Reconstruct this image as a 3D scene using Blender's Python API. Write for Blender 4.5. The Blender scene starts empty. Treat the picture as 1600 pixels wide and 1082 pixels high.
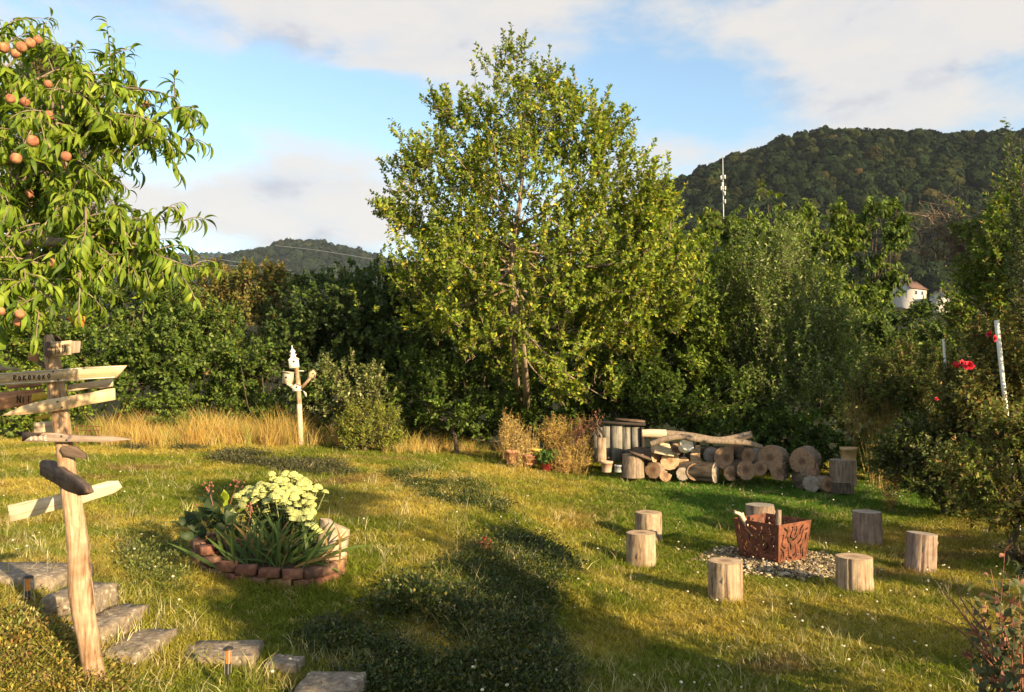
import bpy, math, random
import numpy as np
from mathutils import Vector, Matrix

sc = bpy.context.scene
COL = sc.collection
R = math.radians
# ------------------------------------------------------------------ camera, sky, sun, exposure
FPX = 1250.0                       # focal length in photograph pixels (1600 wide)
CAMZ = 2.4
PITCH = math.atan((600 - 541) / FPX)
cd = bpy.data.cameras.new('camera')
cam = bpy.data.objects.new('camera', cd)
COL.objects.link(cam)
cam.location = (0, 0, CAMZ)
cam.rotation_euler = (R(90) + PITCH, 0, 0)
cd.sensor_width = 36.0
cd.lens = 36.0 * FPX / 1600
cd.clip_start = 0.05
cd.clip_end = 6000
sc.camera = cam

SUN_EL, SUN_AZ = R(17.5), R(43)     # azimuth from behind the camera (-Y) towards +X
SDIR = Vector((math.sin(SUN_AZ) * math.cos(SUN_EL), -math.cos(SUN_AZ) * math.cos(SUN_EL), math.sin(SUN_EL)))
sl = bpy.data.lights.new('sun', 'SUN')
sun = bpy.data.objects.new('sun', sl)
COL.objects.link(sun)
sl.energy = 5.0
sl.angle = R(0.55)
sl.color = (1.0, 0.76, 0.44)
sun.rotation_euler = SDIR.to_track_quat('Z', 'Y').to_euler()
sun.location = (20, -20, 30)

world = bpy.data.worlds.new('World')
sc.world = world
world.use_nodes = True


def build_sky():
    nt = world.node_tree
    nt.nodes.clear()
    N = nt.nodes.new
    L = nt.links.new
    out = N('ShaderNodeOutputWorld')
    bg = N('ShaderNodeBackground')
    bg.inputs['Strength'].default_value = 0.1
    sky = N('ShaderNodeTexSky')
    sky.sky_type = 'NISHITA'
    sky.sun_disc = False
    sky.sun_elevation = SUN_EL
    sky.sun_rotation = math.atan2(SDIR.x, SDIR.y)
    sky.air_density = 1.0
    sky.dust_density = 0.6
    tc = N('ShaderNodeTexCoord')
    sep = N('ShaderNodeSeparateXYZ')
    L(tc.outputs['Generated'], sep.inputs[0])

    def math_(op, a, b=None, c=None):
        n = N('ShaderNodeMath')
        n.operation = op
        for i, v in enumerate((a, b, c)):
            if v is None:
                continue
            if isinstance(v, (int, float)):
                n.inputs[i].default_value = v
            else:
                L(v, n.inputs[i])
        return n.outputs[0]

    def mapr(v, a, b, c=0.0, d=1.0, smooth=True):
        n = N('ShaderNodeMapRange')
        n.interpolation_type = 'SMOOTHSTEP' if smooth else 'LINEAR'
        L(v, n.inputs[0])
        for i, q in enumerate((a, b, c, d)):
            n.inputs[1 + i].default_value = q
        return n.outputs[0]
    zc = math_('MAXIMUM', sep.outputs['Z'], 0.0)
    den = math_('ADD', zc, 0.16)
    u = math_('DIVIDE', sep.outputs['X'], den)
    v = math_('DIVIDE', sep.outputs['Y'], den)
    cmb = N('ShaderNodeCombineXYZ')
    L(u, cmb.inputs[0])
    L(math_('MULTIPLY', v, 1.0), cmb.inputs[1])

    def noise(vec, scale, detail, rough, off=(0, 0, 0), dist=0.0):
        mp = N('ShaderNodeMapping')
        mp.inputs['Location'].default_value = off
        L(vec, mp.inputs[0])
        n = N('ShaderNodeTexNoise')
        n.inputs['Scale'].default_value = scale
        n.inputs['Detail'].default_value = detail
        n.inputs['Roughness'].default_value = rough
        n.inputs['Distortion'].default_value = dist
        L(mp.outputs[0], n.inputs['Vector'])
        return n.outputs['Fac']
    # where the clear windows between the cloud banks are (direction, half-widths)
    flat = N('ShaderNodeMapping')
    flat.inputs['Scale'].default_value = (1.0, 1.0, 2.3)
    L(tc.outputs['Generated'], flat.inputs[0])
    puffs = noise(flat.outputs[0], 4.6, 10, 0.60, (0.35, 2.1, 0.7), 0.15)
    veil = noise(cmb.outputs[0], 0.95, 8, 0.58, (3.1, 1.7, 0.4), 0.3)
    dens = math_('ADD', math_('MULTIPLY', puffs, 0.74), math_('MULTIPLY', veil, 0.26))

    def window(px, py, rx, ry, amt, dens):
        # angular offset of the view direction from a bearing
        x0 = (px - 800) / FPX
        z0 = (600 - py) / FPX
        dx = math_('DIVIDE', sep.outputs['X'], math_('MAXIMUM', sep.outputs['Y'], 0.05))
        dz = math_('DIVIDE', sep.outputs['Z'], math_('MAXIMUM', sep.outputs['Y'], 0.05))
        ax = math_('DIVIDE', math_('SUBTRACT', dx, x0), rx / FPX)
        az = math_('DIVIDE', math_('SUBTRACT', dz, z0), ry / FPX)
        d2 = math_('ADD', math_('MULTIPLY', ax, ax), math_('MULTIPLY', az, az))
        g = math_('POWER', 2.718, math_('MULTIPLY', d2, -1.0))
        return math_('ADD', dens, math_('MULTIPLY', g, amt))
    for w in ((370, 130, 330, 55, -0.17), (520, 190, 230, 50, -0.15), (1080, 120, 190, 75, -0.19), (930, 190, 260, 60, -0.10),
              (700, 10, 500, 60, 0.10), (1380, 165, 190, 75, 0.20), (1050, 200, 60, 45, 0.12), (380, 310, 260, 45, 0.20),
              (1400, 20, 400, 45, 0.12), (480, 195, 200, 30, 0.06), (600, 90, 140, 16, 0.14)):
        dens = window(*w, dens)
    mask = mapr(dens, 0.385, 0.60)
    hor = mapr(sep.outputs['Z'], 0.02, 0.17, 1.0, 0.0)     # towards the horizon the layer closes
    mask = math_('MULTIPLY', mask, 0.93)
    mask = math_('MAXIMUM', mask, math_('MULTIPLY', hor, 0.8))
    # shading of the cloud bodies: thicker parts turn grey
    det = noise(flat.outputs[0], 4.6, 10, 0.60, (0.35, 2.1, 0.7), 0.15)
    det2 = noise(flat.outputs[0], 4.6, 10, 0.60, (0.37, 2.09, 0.765), 0.15)
    relief = math_('MULTIPLY', math_('SUBTRACT', det2, det), 5.5)
    thick = mapr(dens, 0.50, 0.80)
    sh = math_('ADD', math_('MULTIPLY', thick, 0.45), math_('ADD', math_('MULTIPLY', relief, 0.75), math_('MULTIPLY', mapr(veil, 0.4, 0.7), 0.45)))
    low = mapr(sep.outputs['Z'], 0.13, 0.22, 0.55, 0.0)
    sh = math_('ADD', sh, low)
    ramp = N('ShaderNodeValToRGB')
    L(sh, ramp.inputs[0])
    e = ramp.color_ramp.elements
    e[0].position, e[0].color = 0.05, (0.86, 0.82, 0.78, 1)
    e[1].position, e[1].color = 0.95, (0.57, 0.59, 0.67, 1)
    m = ramp.color_ramp.elements.new(0.5)
    m.color = (0.79, 0.78, 0.79, 1)
    cl = N('ShaderNodeMix')
    cl.data_type = 'RGBA'
    cl.blend_type = 'MULTIPLY'
    cl.inputs['Factor'].default_value = 1.0
    L(ramp.outputs[0], cl.inputs['A'])
    cl.inputs['B'].default_value = (4.3, 4.25, 4.2, 1)
    bl = N('ShaderNodeMix')
    bl.data_type = 'RGBA'
    bl.blend_type = 'MULTIPLY'
    bl.inputs['Factor'].default_value = 1.0
    L(sky.outputs[0], bl.inputs['A'])
    bl.inputs['B'].default_value = (1.12, 1.20, 1.16, 1)
    mx = N('ShaderNodeMix')
    mx.data_type = 'RGBA'
    L(mask, mx.inputs['Factor'])
    L(bl.outputs['Result'], mx.inputs['A'])
    L(cl.outputs['Result'], mx.inputs['B'])
    L(mx.outputs['Result'], bg.inputs['Color'])
    L(bg.outputs[0], out.inputs[0])


build_sky()
vs = sc.view_settings
sc.display_settings.display_device = 'sRGB'
vs.view_transform = 'Standard'
vs.look = 'None'
vs.exposure = 1.25
vs.gamma = 1.0
vs.use_curve_mapping = False
try:
    sc.cycles.max_bounces = 6
    sc.cycles.diffuse_bounces = 3
    sc.cycles.glossy_bounces = 2
    sc.cycles.transmission_bounces = 4
    sc.cycles.transparent_max_bounces = 6
    sc.cycles.use_denoising = True
except Exception:
    pass

# ------------------------------------------------------------------ helpers: geometry
cp, sp = math.cos(PITCH), math.sin(PITCH)


def P(px, py, Y):
    """point at photograph pixel (px, py) and world depth Y"""
    dx, du = px - 800.0, 541.0 - py
    dy = FPX * cp - du * sp
    dz = FPX * sp + du * cp
    return np.array([dx / dy * Y, Y, CAMZ + dz / dy * Y])


def Pz(px, py, z):
    dx, du = px - 800.0, 541.0 - py
    dy = FPX * cp - du * sp
    dz = FPX * sp + du * cp
    t = (z - CAMZ) / dz
    return np.array([dx * t, dy * t, z])


def vnoise(x, y, seed=0):
    """smooth value noise on arrays, 0..1"""
    x = np.asarray(x, float); y = np.asarray(y, float)
    xi = np.floor(x).astype(np.int64); yi = np.floor(y).astype(np.int64)
    xf = x - xi; yf = y - yi
    xf = xf * xf * (3 - 2 * xf); yf = yf * yf * (3 - 2 * yf)

    def h(a, b):
        n = (a * 374761393 + b * 668265263 + seed * 974711) & 0x7fffffff
        n = ((n ^ (n >> 13)) * 1274126177) & 0x7fffffff
        return ((n ^ (n >> 16)) & 0xffff) / 65535.0
    return (h(xi, yi) * (1 - xf) + h(xi + 1, yi) * xf) * (1 - yf) + (h(xi, yi + 1) * (1 - xf) + h(xi + 1, yi + 1) * xf) * yf


def fbm(x, y, seed=0, octv=4):
    s = 0; a = 0.5; t = 0
    for i in range(octv):
        s = s + a * vnoise(np.asarray(x) * 2 ** i, np.asarray(y) * 2 ** i, seed + i * 17)
        t += a; a *= 0.5
    return s / t


CTRL = []
for (px, py, Y) in ((1000, 745, 16.5), (1330, 768, 15.5), (1500, 803, 13.5), (800, 727, 17), (600, 707, 17.5), (470, 700, 17.2), (300, 692, 18),
                    (0, 692, 17.5), (300, 780, 11.5), (500, 765, 12.5), (50, 785, 11), (430, 914, 7.6), (200, 862, 8.6), (640, 748, 13.2),
                    (780, 803, 10.9), (600, 872, 8.7), (520, 990, 6.9), (1141, 940, 8.75), (1347, 928, 9.0), (1005, 886, 10.3), (1017, 849, 11.6), (1195, 835, 12.3),
                    (1365, 854, 11.75), (1449, 896, 10.1), (1212, 882, 10.3), (150, 1075, 5.3), (870, 884, 8.9), (1000, 800, 13.4), (1250, 800, 13.6)):
    CTRL.append(P(px, py, Y))
for q in ((-2.2, 5.75, .38), (-1.25, 5.4, .26), (-0.6, 5.4, .06), (-3.3, 6.2, .68), (-2.75, 6.1, .52), (-2.35, 5.9, .44), (-4.3, 6.4, .84), (-0.25, 7.4, .36), (-0.1, 6.5, .2),
          (0.45, 7.6, .04), (0.8, 5.2, .0), (1.0, 6.5, 0), (3, 5, 0), (6, 4, 0), (6.5, 7, .02), (9, 9, .1), (10, 14, .35), (0, 2, .05), (-3, 2, .3), (3, 1, 0), (-7, 4, .7),
          (-8, 8, .85), (-13, 12, .95), (-14, 20, 1.2), (-6, 23, 1.1), (0, 23, .7), (7, 20, .5), (13, 20, .4), (13, 4, 0), (0.9, 9.5, .12), (0.9, 11.5, .22)):
    CTRL.append(np.array(q, float))
CTRL = np.array(CTRL)
_n = len(CTRL)


def _U(d2):
    return np.where(d2 > 1e-9, 0.5 * d2 * np.log(np.maximum(d2, 1e-9)), 0)


_d2 = ((CTRL[:, None, :2] - CTRL[None, :, :2]) ** 2).sum(-1)
_A = np.zeros((_n + 3, _n + 3))
_A[:_n, :_n] = _U(_d2) + np.eye(_n) * 0.25
_A[:_n, _n] = 1; _A[:_n, _n + 1:] = CTRL[:, :2]
_A[_n, :_n] = 1; _A[_n + 1:, :_n] = CTRL[:, :2].T
_W = np.linalg.solve(_A, np.concatenate([CTRL[:, 2], np.zeros(3)]))


def gz(x, y):
    x = np.asarray(x, float); y = np.asarray(y, float)
    sh = x.shape
    xf = np.clip(x.ravel(), -15, 14); yf = np.clip(y.ravel(), 0, 24)
    out = np.zeros(len(xf))
    for i in range(0, len(xf), 20000):
        a, b = xf[i:i + 20000], yf[i:i + 20000]
        d2 = (a[:, None] - CTRL[None, :, 0]) ** 2 + (b[:, None] - CTRL[None, :, 1]) ** 2
        out[i:i + 20000] = _U(d2) @ _W[:_n] + _W[_n] + _W[_n + 1] * a + _W[_n + 2] * b
    yr = y.ravel()
    far = np.interp(yr, [22, 30, 50, 90, 200, 270, 330, 3000], [0.6, -1.5, -7, -14, -12, 25, 38, 70])
    t = np.clip((yr - 22) / 8, 0, 1); t = t * t * (3 - 2 * t)
    near = np.clip(out, -0.5, 1.6) + 0.03 * (fbm(x.ravel() * 1.3, y.ravel() * 1.3, 5, 3) - .5)
    return (near * (1 - t) + far * t).reshape(sh)


def gz1(x, y):
    return float(gz(np.array([x]), np.array([y]))[0])


def PG(px, py):
    """ground points under photograph pixels (arrays)"""
    px = np.atleast_1d(np.asarray(px, float)); py = np.atleast_1d(np.asarray(py, float))
    dx, du = px - 800.0, 541.0 - py
    dy = FPX * cp - du * sp
    dz = FPX * sp + du * cp
    Y = np.full(px.shape, 3.0)
    done = np.zeros(px.shape, bool)
    # march outwards, then bisect
    lo = Y.copy(); hi = np.full(px.shape, 30.0)
    ys = np.linspace(3, 26, 70)
    for yv in ys:
        z = CAMZ + dz / dy * yv
        g = gz(dx / dy * yv, np.full(px.shape, yv))
        below = (z <= g) & ~done
        hi[below] = yv; done |= below
        lo[~done] = yv
    for _ in range(14):
        m = (lo + hi) / 2
        z = CAMZ + dz / dy * m
        b = z <= gz(dx / dy * m, m)
        hi = np.where(b, m, hi); lo = np.where(b, lo, m)
    Y = (lo + hi) / 2
    x = dx / dy * Y
    return np.stack([x, Y, gz(x, Y)], -1)


def PG1(px, py):
    return PG([px], [py])[0]


def inpoly(x, y, poly):
    x = np.asarray(x); y = np.asarray(y)
    r = np.zeros(x.shape, bool)
    n = len(poly); j = n - 1
    for i in range(n):
        xi, yi = poly[i]; xj, yj = poly[j]
        c = ((yi > y) != (yj > y)) & (x < (xj - xi) * (y - yi) / ((yj - yi) or 1e-9) + xi)
        r ^= c; j = i
    return r


def topx(p):
    p = np.asarray(p, float)
    v = p - np.array([0, 0, CAMZ])
    f = v[..., 1] * cp + v[..., 2] * sp
    u = -v[..., 1] * sp + v[..., 2] * cp
    return 800 + v[..., 0] / f * FPX, 541 - u / f * FPX


# ------------------------------------------------------------------ helpers: meshes and objects
def mesh_np(name, V, F, mat=None, col=None, smooth=False, mats=None, midx=None, fattr=None):
    """V (n,3); F array (m,k) or a list of such arrays"""
    me = bpy.data.meshes.new(name)
    V = np.asarray(V, np.float32)
    Fs = F if isinstance(F, list) else [F]
    Fs = [np.asarray(f, np.int32) for f in Fs if len(f)]
    loops = np.concatenate([f.ravel() for f in Fs])
    tot = np.concatenate([np.full(len(f), f.shape[1], np.int32) for f in Fs])
    start = np.concatenate([[0], np.cumsum(tot)[:-1]]).astype(np.int32)
    me.vertices.add(len(V)); me.vertices.foreach_set('co', V.ravel())
    me.loops.add(len(loops)); me.loops.foreach_set('vertex_index', loops)
    me.polygons.add(len(tot)); me.polygons.foreach_set('loop_start', start)
    try:
        me.polygons.foreach_set('loop_total', tot)
    except Exception:
        pass
    if smooth:
        me.polygons.foreach_set('use_smooth', np.ones(len(tot), bool))
    if col is not None:
        a = me.attributes.new('col', 'FLOAT_COLOR', 'POINT')
        c = np.ones((len(V), 4), np.float32); c[:, :3] = col
        a.data.foreach_set('color', c.ravel())
    if mats:
        for m in mats:
            me.materials.append(m)
    elif mat:
        me.materials.append(mat)
    if midx is not None:
        me.polygons.foreach_set('material_index', np.asarray(midx, np.int32))
    me.update(calc_edges=True)
    me.validate()
    return me


def link(name, me, parent=None, loc=None, rot=None, kind=None):
    o = bpy.data.objects.new(name, me)
    COL.objects.link(o)
    if parent is not None:
        o.parent = parent
    if loc is not None:
        o.location = tuple(loc)
    if rot is not None:
        o.rotation_euler = rot
    if kind:
        o['kind'] = kind
    return o


def tag(o, label, cat, group=None, kind=None):
    o['label'] = label; o['category'] = cat
    if group: o['group'] = group
    if kind: o['kind'] = kind
    return o


def thing(name, label, cat, loc, rotz=0, group=None):
    o = bpy.data.objects.new(name, None)
    COL.objects.link(o)
    o.empty_display_size = 0.1
    o.location = tuple(float(c) for c in loc); o.rotation_euler = (0, 0, rotz)
    return tag(o, label, cat, group)


def nrm(a):
    a = np.asarray(a, float)
    return a / np.maximum(np.linalg.norm(a, axis=-1, keepdims=True), 1e-9)


def tubes(Pts, rad, sides=5, cap=False):
    """Pts (M,k,3), rad (M,k) -> V, quads"""
    Pts = np.asarray(Pts, float); rad = np.asarray(rad, float)
    M, k, _ = Pts.shape
    T = np.gradient(Pts, axis=1)
    T = nrm(T)
    ref = np.where(np.abs(T[:, :1, 2:3]) > 0.8, np.array([1.0, 0.13, 0]), np.array([0.1, 0, 1.0]))
    ref = np.broadcast_to(ref, T.shape)
    A = nrm(np.cross(T, ref)); B = np.cross(T, A)
    th = np.arange(sides) / sides * 2 * np.pi
    ring = A[:, :, None, :] * np.cos(th)[None, None, :, None] + B[:, :, None, :] * np.sin(th)[None, None, :, None]
    V = (Pts[:, :, None, :] + ring * rad[:, :, None, None]).reshape(-1, 3)
    m, i, j = np.meshgrid(np.arange(M), np.arange(k - 1), np.arange(sides), indexing='ij')
    a = (m * k + i) * sides + j
    b = (m * k + i) * sides + (j + 1) % sides
    F = np.stack([a, b, b + sides, a + sides], -1).reshape(-1, 4)
    return V, F


def smooth_path(pts, n):
    pts = np.asarray(pts, float)
    if len(pts) < 3:
        t = np.linspace(0, 1, n)[:, None]
        return pts[0] * (1 - t) + pts[-1] * t
    q = np.concatenate([[2 * pts[0] - pts[1]], pts, [2 * pts[-1] - pts[-2]]])
    out = []
    for u in np.linspace(0, len(pts) - 1 - 1e-6, n):
        i = int(u); t = u - i
        p0, p1, p2, p3 = q[i], q[i + 1], q[i + 2], q[i + 3]
        out.append(0.5 * (2 * p1 + (p2 - p0) * t + (2 * p0 - 5 * p1 + 4 * p2 - p3) * t * t + (3 * p1 - p0 - 3 * p2 + p3) * t ** 3))
    return np.array(out)


class MB:
    """collects shapes into ONE mesh"""
    def __init__(s):
        s.v = []; s.f = []; s.n = 0

    def add(s, V, F):
        V = np.asarray(V, float); s.v.append(V)
        for f in (F if isinstance(F, list) else [F]):
            s.f.append(np.asarray(f, np.int32) + s.n)
        s.n += len(V)
        return s

    def box(s, c, d, M=None):
        x, y, z = np.array(d) / 2.0
        V = np.array([(-x, -y, -z), (x, -y, -z), (x, y, -z), (-x, y, -z), (-x, -y, z), (x, -y, z), (x, y, z), (-x, y, z)], float)
        if M is not None:
            V = V @ np.array(M).T
        V = V + np.array(c, float)
        F = np.array([(0, 3, 2, 1), (4, 5, 6, 7), (0, 1, 5, 4), (1, 2, 6, 5), (2, 3, 7, 6), (3, 0, 4, 7)])
        return s.add(V, F)

    def tube(s, pts, r, sides=6, n=None, caps=True):
        pts = np.asarray(pts, float)
        if n: pts = smooth_path(pts, n)
        r = np.asarray(r, float)
        if r.ndim == 0: r = np.full(len(pts), float(r))
        elif len(r) != len(pts): r = np.interp(np.linspace(0, 1, len(pts)), np.linspace(0, 1, len(r)), r)
        V, F = tubes(pts[None], r[None], sides)
        s.add(V, F)
        if caps:
            for e, c in ((0, pts[0]), (len(pts) - 1, pts[-1])):
                ring = V[e * sides:(e + 1) * sides]
                VV = np.concatenate([ring, [c]])
                ff = np.array([(i, (i + 1) % sides, sides) if e else ((i + 1) % sides, i, sides) for i in range(sides)])
                s.add(VV, ff)
        return s

    def lathe(s, prof, seg=20, c=(0, 0, 0), jit=None):
        """prof: list of (r, z)"""
        prof = np.array(prof, float)
        th = np.arange(seg) / seg * 2 * np.pi
        V = np.stack([prof[:, None, 0] * np.cos(th), prof[:, None, 0] * np.sin(th), np.repeat(prof[:, 1:2], seg, 1)], -1)
        if jit is not None: V = V + jit
        k = len(prof)
        V = V.reshape(-1, 3) + np.array(c, float)
        i, j = np.meshgrid(np.arange(k - 1), np.arange(seg), indexing='ij')
        a = i * seg + j; b = i * seg + (j + 1) % seg
        return s.add(V, np.stack([a, b, b + seg, a + seg], -1).reshape(-1, 4))

    def prism(s, poly, h, bev=0.0):
        """polygon in XZ (list of (x,z)), front at y=0, back at y=h (h>0)"""
        n = len(poly)
        p = np.array(poly, float)
        area = 0.5 * np.sum(p[:, 0] * np.roll(p[:, 1], -1) - np.roll(p[:, 0], -1) * p[:, 1])
        if area < 0: p = p[::-1]
        c = p.mean(0)
        if bev > 0:
            dv = p - c
            pin = c + dv * (1 - bev / np.maximum(np.linalg.norm(dv, axis=1, keepdims=True), 1e-6))
            L = [(pin, 0.0), (p, bev), (p, h - bev), (pin, h)]
        else:
            L = [(p, 0.0), (p, h)]
        V = np.concatenate([np.stack([q[:, 0], np.full(n, y), q[:, 1]], -1) for q, y in L])
        fs = []
        for k in range(len(L) - 1):
            for i in range(n):
                j = (i + 1) % n
                fs.append((k * n + i, k * n + j, (k + 1) * n + j, (k + 1) * n + i)[::-1])
        s.add(V, np.array(fs))
        s.f.append(np.array([list(range(n))]) + s.n - len(V))
        s.f.append(np.array([list(range(n))[::-1]]) + s.n - n)
        return s

    def me(s, name, mat, smooth=False, mats=None, midx=None, col=None):
        V = np.concatenate(s.v)
        return mesh_np(name, V, s.f, mat, smooth=smooth, mats=mats, midx=midx, col=col)

    def obj(s, name, mat, parent=None, loc=None, rot=None, smooth=False, kind=None):
        return link(name, s.me(name, mat, smooth), parent, loc, rot, kind)


# ------------------------------------------------------------------ materials
def new_mat(name):
    m = bpy.data.materials.new(name); m.use_nodes = True
    nt = m.node_tree
    b = nt.nodes['Principled BSDF']
    return m, nt, b


def lk(nt, a, b): nt.links.new(a, b)


def ramp_node(nt, fac, stops):
    r = nt.nodes.new('ShaderNodeValToRGB')
    e = r.color_ramp.elements
    while len(e) < len(stops): e.new(0.5)
    for q, (p, c) in zip(e, stops):
        q.position = p; q.color = (*c, 1)
    lk(nt, fac, r.inputs[0])
    return r.outputs[0]


def noise_node(nt, vec, scale, detail=5, rough=0.6, dist=0.0, dim=None):
    n = nt.nodes.new('ShaderNodeTexNoise')
    n.inputs['Scale'].default_value = scale
    n.inputs['Detail'].default_value = detail
    n.inputs['Roughness'].default_value = rough
    n.inputs['Distortion'].default_value = dist
    if vec is not None: lk(nt, vec, n.inputs['Vector'])
    return n.outputs['Fac']


def mapped(nt, scale=(1, 1, 1), kind='Object', rnd=True):
    tc = nt.nodes.new('ShaderNodeTexCoord')
    mp = nt.nodes.new('ShaderNodeMapping')
    mp.inputs['Scale'].default_value = scale
    lk(nt, tc.outputs[kind], mp.inputs[0])
    if rnd:
        oi = nt.nodes.new('ShaderNodeObjectInfo')
        mu = nt.nodes.new('ShaderNodeMath'); mu.operation = 'MULTIPLY'; mu.inputs[1].default_value = 37.0
        lk(nt, oi.outputs['Random'], mu.inputs[0])
        cb = nt.nodes.new('ShaderNodeCombineXYZ')
        for i in range(3): lk(nt, mu.outputs[0], cb.inputs[i])
        lk(nt, cb.outputs[0], mp.inputs['Location'])
    return mp.outputs[0]


def bump(nt, b, h, strength=0.4, dist=0.01):
    n = nt.nodes.new('ShaderNodeBump')
    n.inputs['Strength'].default_value = strength
    n.inputs['Distance'].default_value = dist
    lk(nt, h, n.inputs['Height'])
    lk(nt, n.outputs[0], b.inputs['Normal'])


def mat_noise(name, stops, scale=(1, 1, 1), ns=6.0, rough=0.8, bstr=0.4, bdist=0.01, detail=6, dist=0.3, spec=0.3):
    m, nt, b = new_mat(name)
    v = mapped(nt, scale)
    f = noise_node(nt, v, ns, detail, 0.62, dist)
    lk(nt, ramp_node(nt, f, stops), b.inputs['Base Color'])
    b.inputs['Roughness'].default_value = rough
    b.inputs['Specular IOR Level'].default_value = spec
    f2 = noise_node(nt, v, ns * 2.3, 5, 0.65)
    bump(nt, b, f2, bstr, bdist)
    return m


def mat_wood(name, dark, mid, light, axis='Z', sc_=14, blotch=None, bstr=0.6):
    """weathered wood with the grain along one axis, plus broad stains"""
    m, nt, b = new_mat(name)
    s = {'Z': (sc_, sc_, 0.7), 'X': (0.7, sc_, sc_), 'Y': (sc_, 0.7, sc_)}[axis]
    v = mapped(nt, s)
    g = noise_node(nt, v, 2.2, 7, 0.68, 0.5)
    c1 = ramp_node(nt, g, [(0.34, dark), (0.46, mid), (0.68, light)])
    v2 = mapped(nt, (1, 1, 1))
    g2 = noise_node(nt, v2, 5.0, 5, 0.6)
    mx = nt.nodes.new('ShaderNodeMix'); mx.data_type = 'RGBA'; mx.blend_type = 'MULTIPLY'
    mx.inputs['Factor'].default_value = 1.0
    lk(nt, c1, mx.inputs['A'])
    lk(nt, ramp_node(nt, g2, [(0.3, blotch or (0.62, 0.58, 0.55)), (0.62, (1.05, 1.03, 1.0))]), mx.inputs['B'])
    lk(nt, mx.outputs['Result'], b.inputs['Base Color'])
    b.inputs['Roughness'].default_value = 0.82
    b.inputs['Specular IOR Level'].default_value = 0.2
    bump(nt, b, g, bstr, 0.006)
    return m


def mat_rings(name, pale, ring, heart, freq=95.0):
    """sawn end of a log: growth rings about the local Z axis, radial checks"""
    m, nt, b = new_mat(name)
    tc = nt.nodes.new('ShaderNodeTexCoord')
    sx = nt.nodes.new('ShaderNodeSeparateXYZ'); lk(nt, tc.outputs['Object'], sx.inputs[0])
    cx = nt.nodes.new('ShaderNodeCombineXYZ'); lk(nt, sx.outputs[0], cx.inputs[0]); lk(nt, sx.outputs[1], cx.inputs[1])
    ln = nt.nodes.new('ShaderNodeVectorMath'); ln.operation = 'LENGTH'; lk(nt, cx.outputs[0], ln.inputs[0])
    v = mapped(nt)
    nz = noise_node(nt, v, 9, 4, 0.6)
    a = nt.nodes.new('ShaderNodeMath'); a.operation = 'MULTIPLY_ADD'; lk(nt, nz, a.inputs[0]); a.inputs[1].default_value = 0.05; lk(nt, ln.outputs['Value'], a.inputs[2])
    mu = nt.nodes.new('ShaderNodeMath'); mu.operation = 'MULTIPLY'; lk(nt, a.outputs[0], mu.inputs[0]); mu.inputs[1].default_value = freq * 6
    sn = nt.nodes.new('ShaderNodeMath'); sn.operation = 'SINE'; lk(nt, mu.outputs[0], sn.inputs[0])
    mr = nt.nodes.new('ShaderNodeMapRange'); lk(nt, sn.outputs[0], mr.inputs[0]); mr.inputs[1].default_value = -1; mr.inputs[2].default_value = 1
    c1 = ramp_node(nt, mr.outputs[0], [(0.1, ring), (0.75, pale)])
    hr = nt.nodes.new('ShaderNodeMapRange'); hr.interpolation_type = 'SMOOTHSTEP'; lk(nt, a.outputs[0], hr.inputs[0])
    hr.inputs[1].default_value = 0.05; hr.inputs[2].default_value = 0.13; hr.inputs[3].default_value = 0.75; hr.inputs[4].default_value = 0
    mx = nt.nodes.new('ShaderNodeMix'); mx.data_type = 'RGBA'
    lk(nt, hr.outputs[0], mx.inputs['Factor']); lk(nt, c1, mx.inputs['A']); mx.inputs['B'].default_value = (*heart, 1)
    g2 = noise_node(nt, v, 14, 6, 0.7)
    m2 = nt.nodes.new('ShaderNodeMix'); m2.data_type = 'RGBA'; m2.blend_type = 'MULTIPLY'; m2.inputs['Factor'].default_value = 1
    lk(nt, mx.outputs['Result'], m2.inputs['A']); lk(nt, ramp_node(nt, g2, [(0.3, (0.55, 0.5, 0.46)), (0.6, (1.05, 1.05, 1.05))]), m2.inputs['B'])
    lk(nt, m2.outputs['Result'], b.inputs['Base Color'])
    b.inputs['Roughness'].default_value = 0.85
    bump(nt, b, mr.outputs[0], 0.3, 0.004)
    return m


def mat_leaf(name, attr='GEOMETRY', trans=0.28, rough=0.5, spec=0.22, second=False):
    m = bpy.data.materials.new(name); m.use_nodes = True
    nt = m.node_tree; b = nt.nodes['Principled BSDF']; out = nt.nodes['Material Output']
    at = nt.nodes.new('ShaderNodeAttribute'); at.attribute_name = 'col'; at.attribute_type = attr
    colr = at.outputs['Color']
    if second:
        a2 = nt.nodes.new('ShaderNodeAttribute'); a2.attribute_name = 'col'; a2.attribute_type = 'GEOMETRY'
        mx = nt.nodes.new('ShaderNodeMix'); mx.data_type = 'RGBA'; mx.blend_type = 'MULTIPLY'; mx.inputs['Factor'].default_value = 1
        lk(nt, colr, mx.inputs['A']); lk(nt, a2.outputs['Color'], mx.inputs['B']); colr = mx.outputs['Result']
    lk(nt, colr, b.inputs['Base Color'])
    b.inputs['Roughness'].default_value = rough
    b.inputs['Specular IOR Level'].default_value = spec
    tr = nt.nodes.new('ShaderNodeBsdfTranslucent')
    hs = nt.nodes.new('ShaderNodeHueSaturation'); hs.inputs['Saturation'].default_value = 1.1; hs.inputs['Value'].default_value = 1.5
    lk(nt, colr, hs.inputs['Color']); lk(nt, hs.outputs[0], tr.inputs[0])
    ms = nt.nodes.new('ShaderNodeMixShader'); ms.inputs[0].default_value = trans
    lk(nt, b.outputs[0], ms.inputs[1]); lk(nt, tr.outputs[0], ms.inputs[2]); lk(nt, ms.outputs[0], out.inputs[0])
    return m


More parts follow.
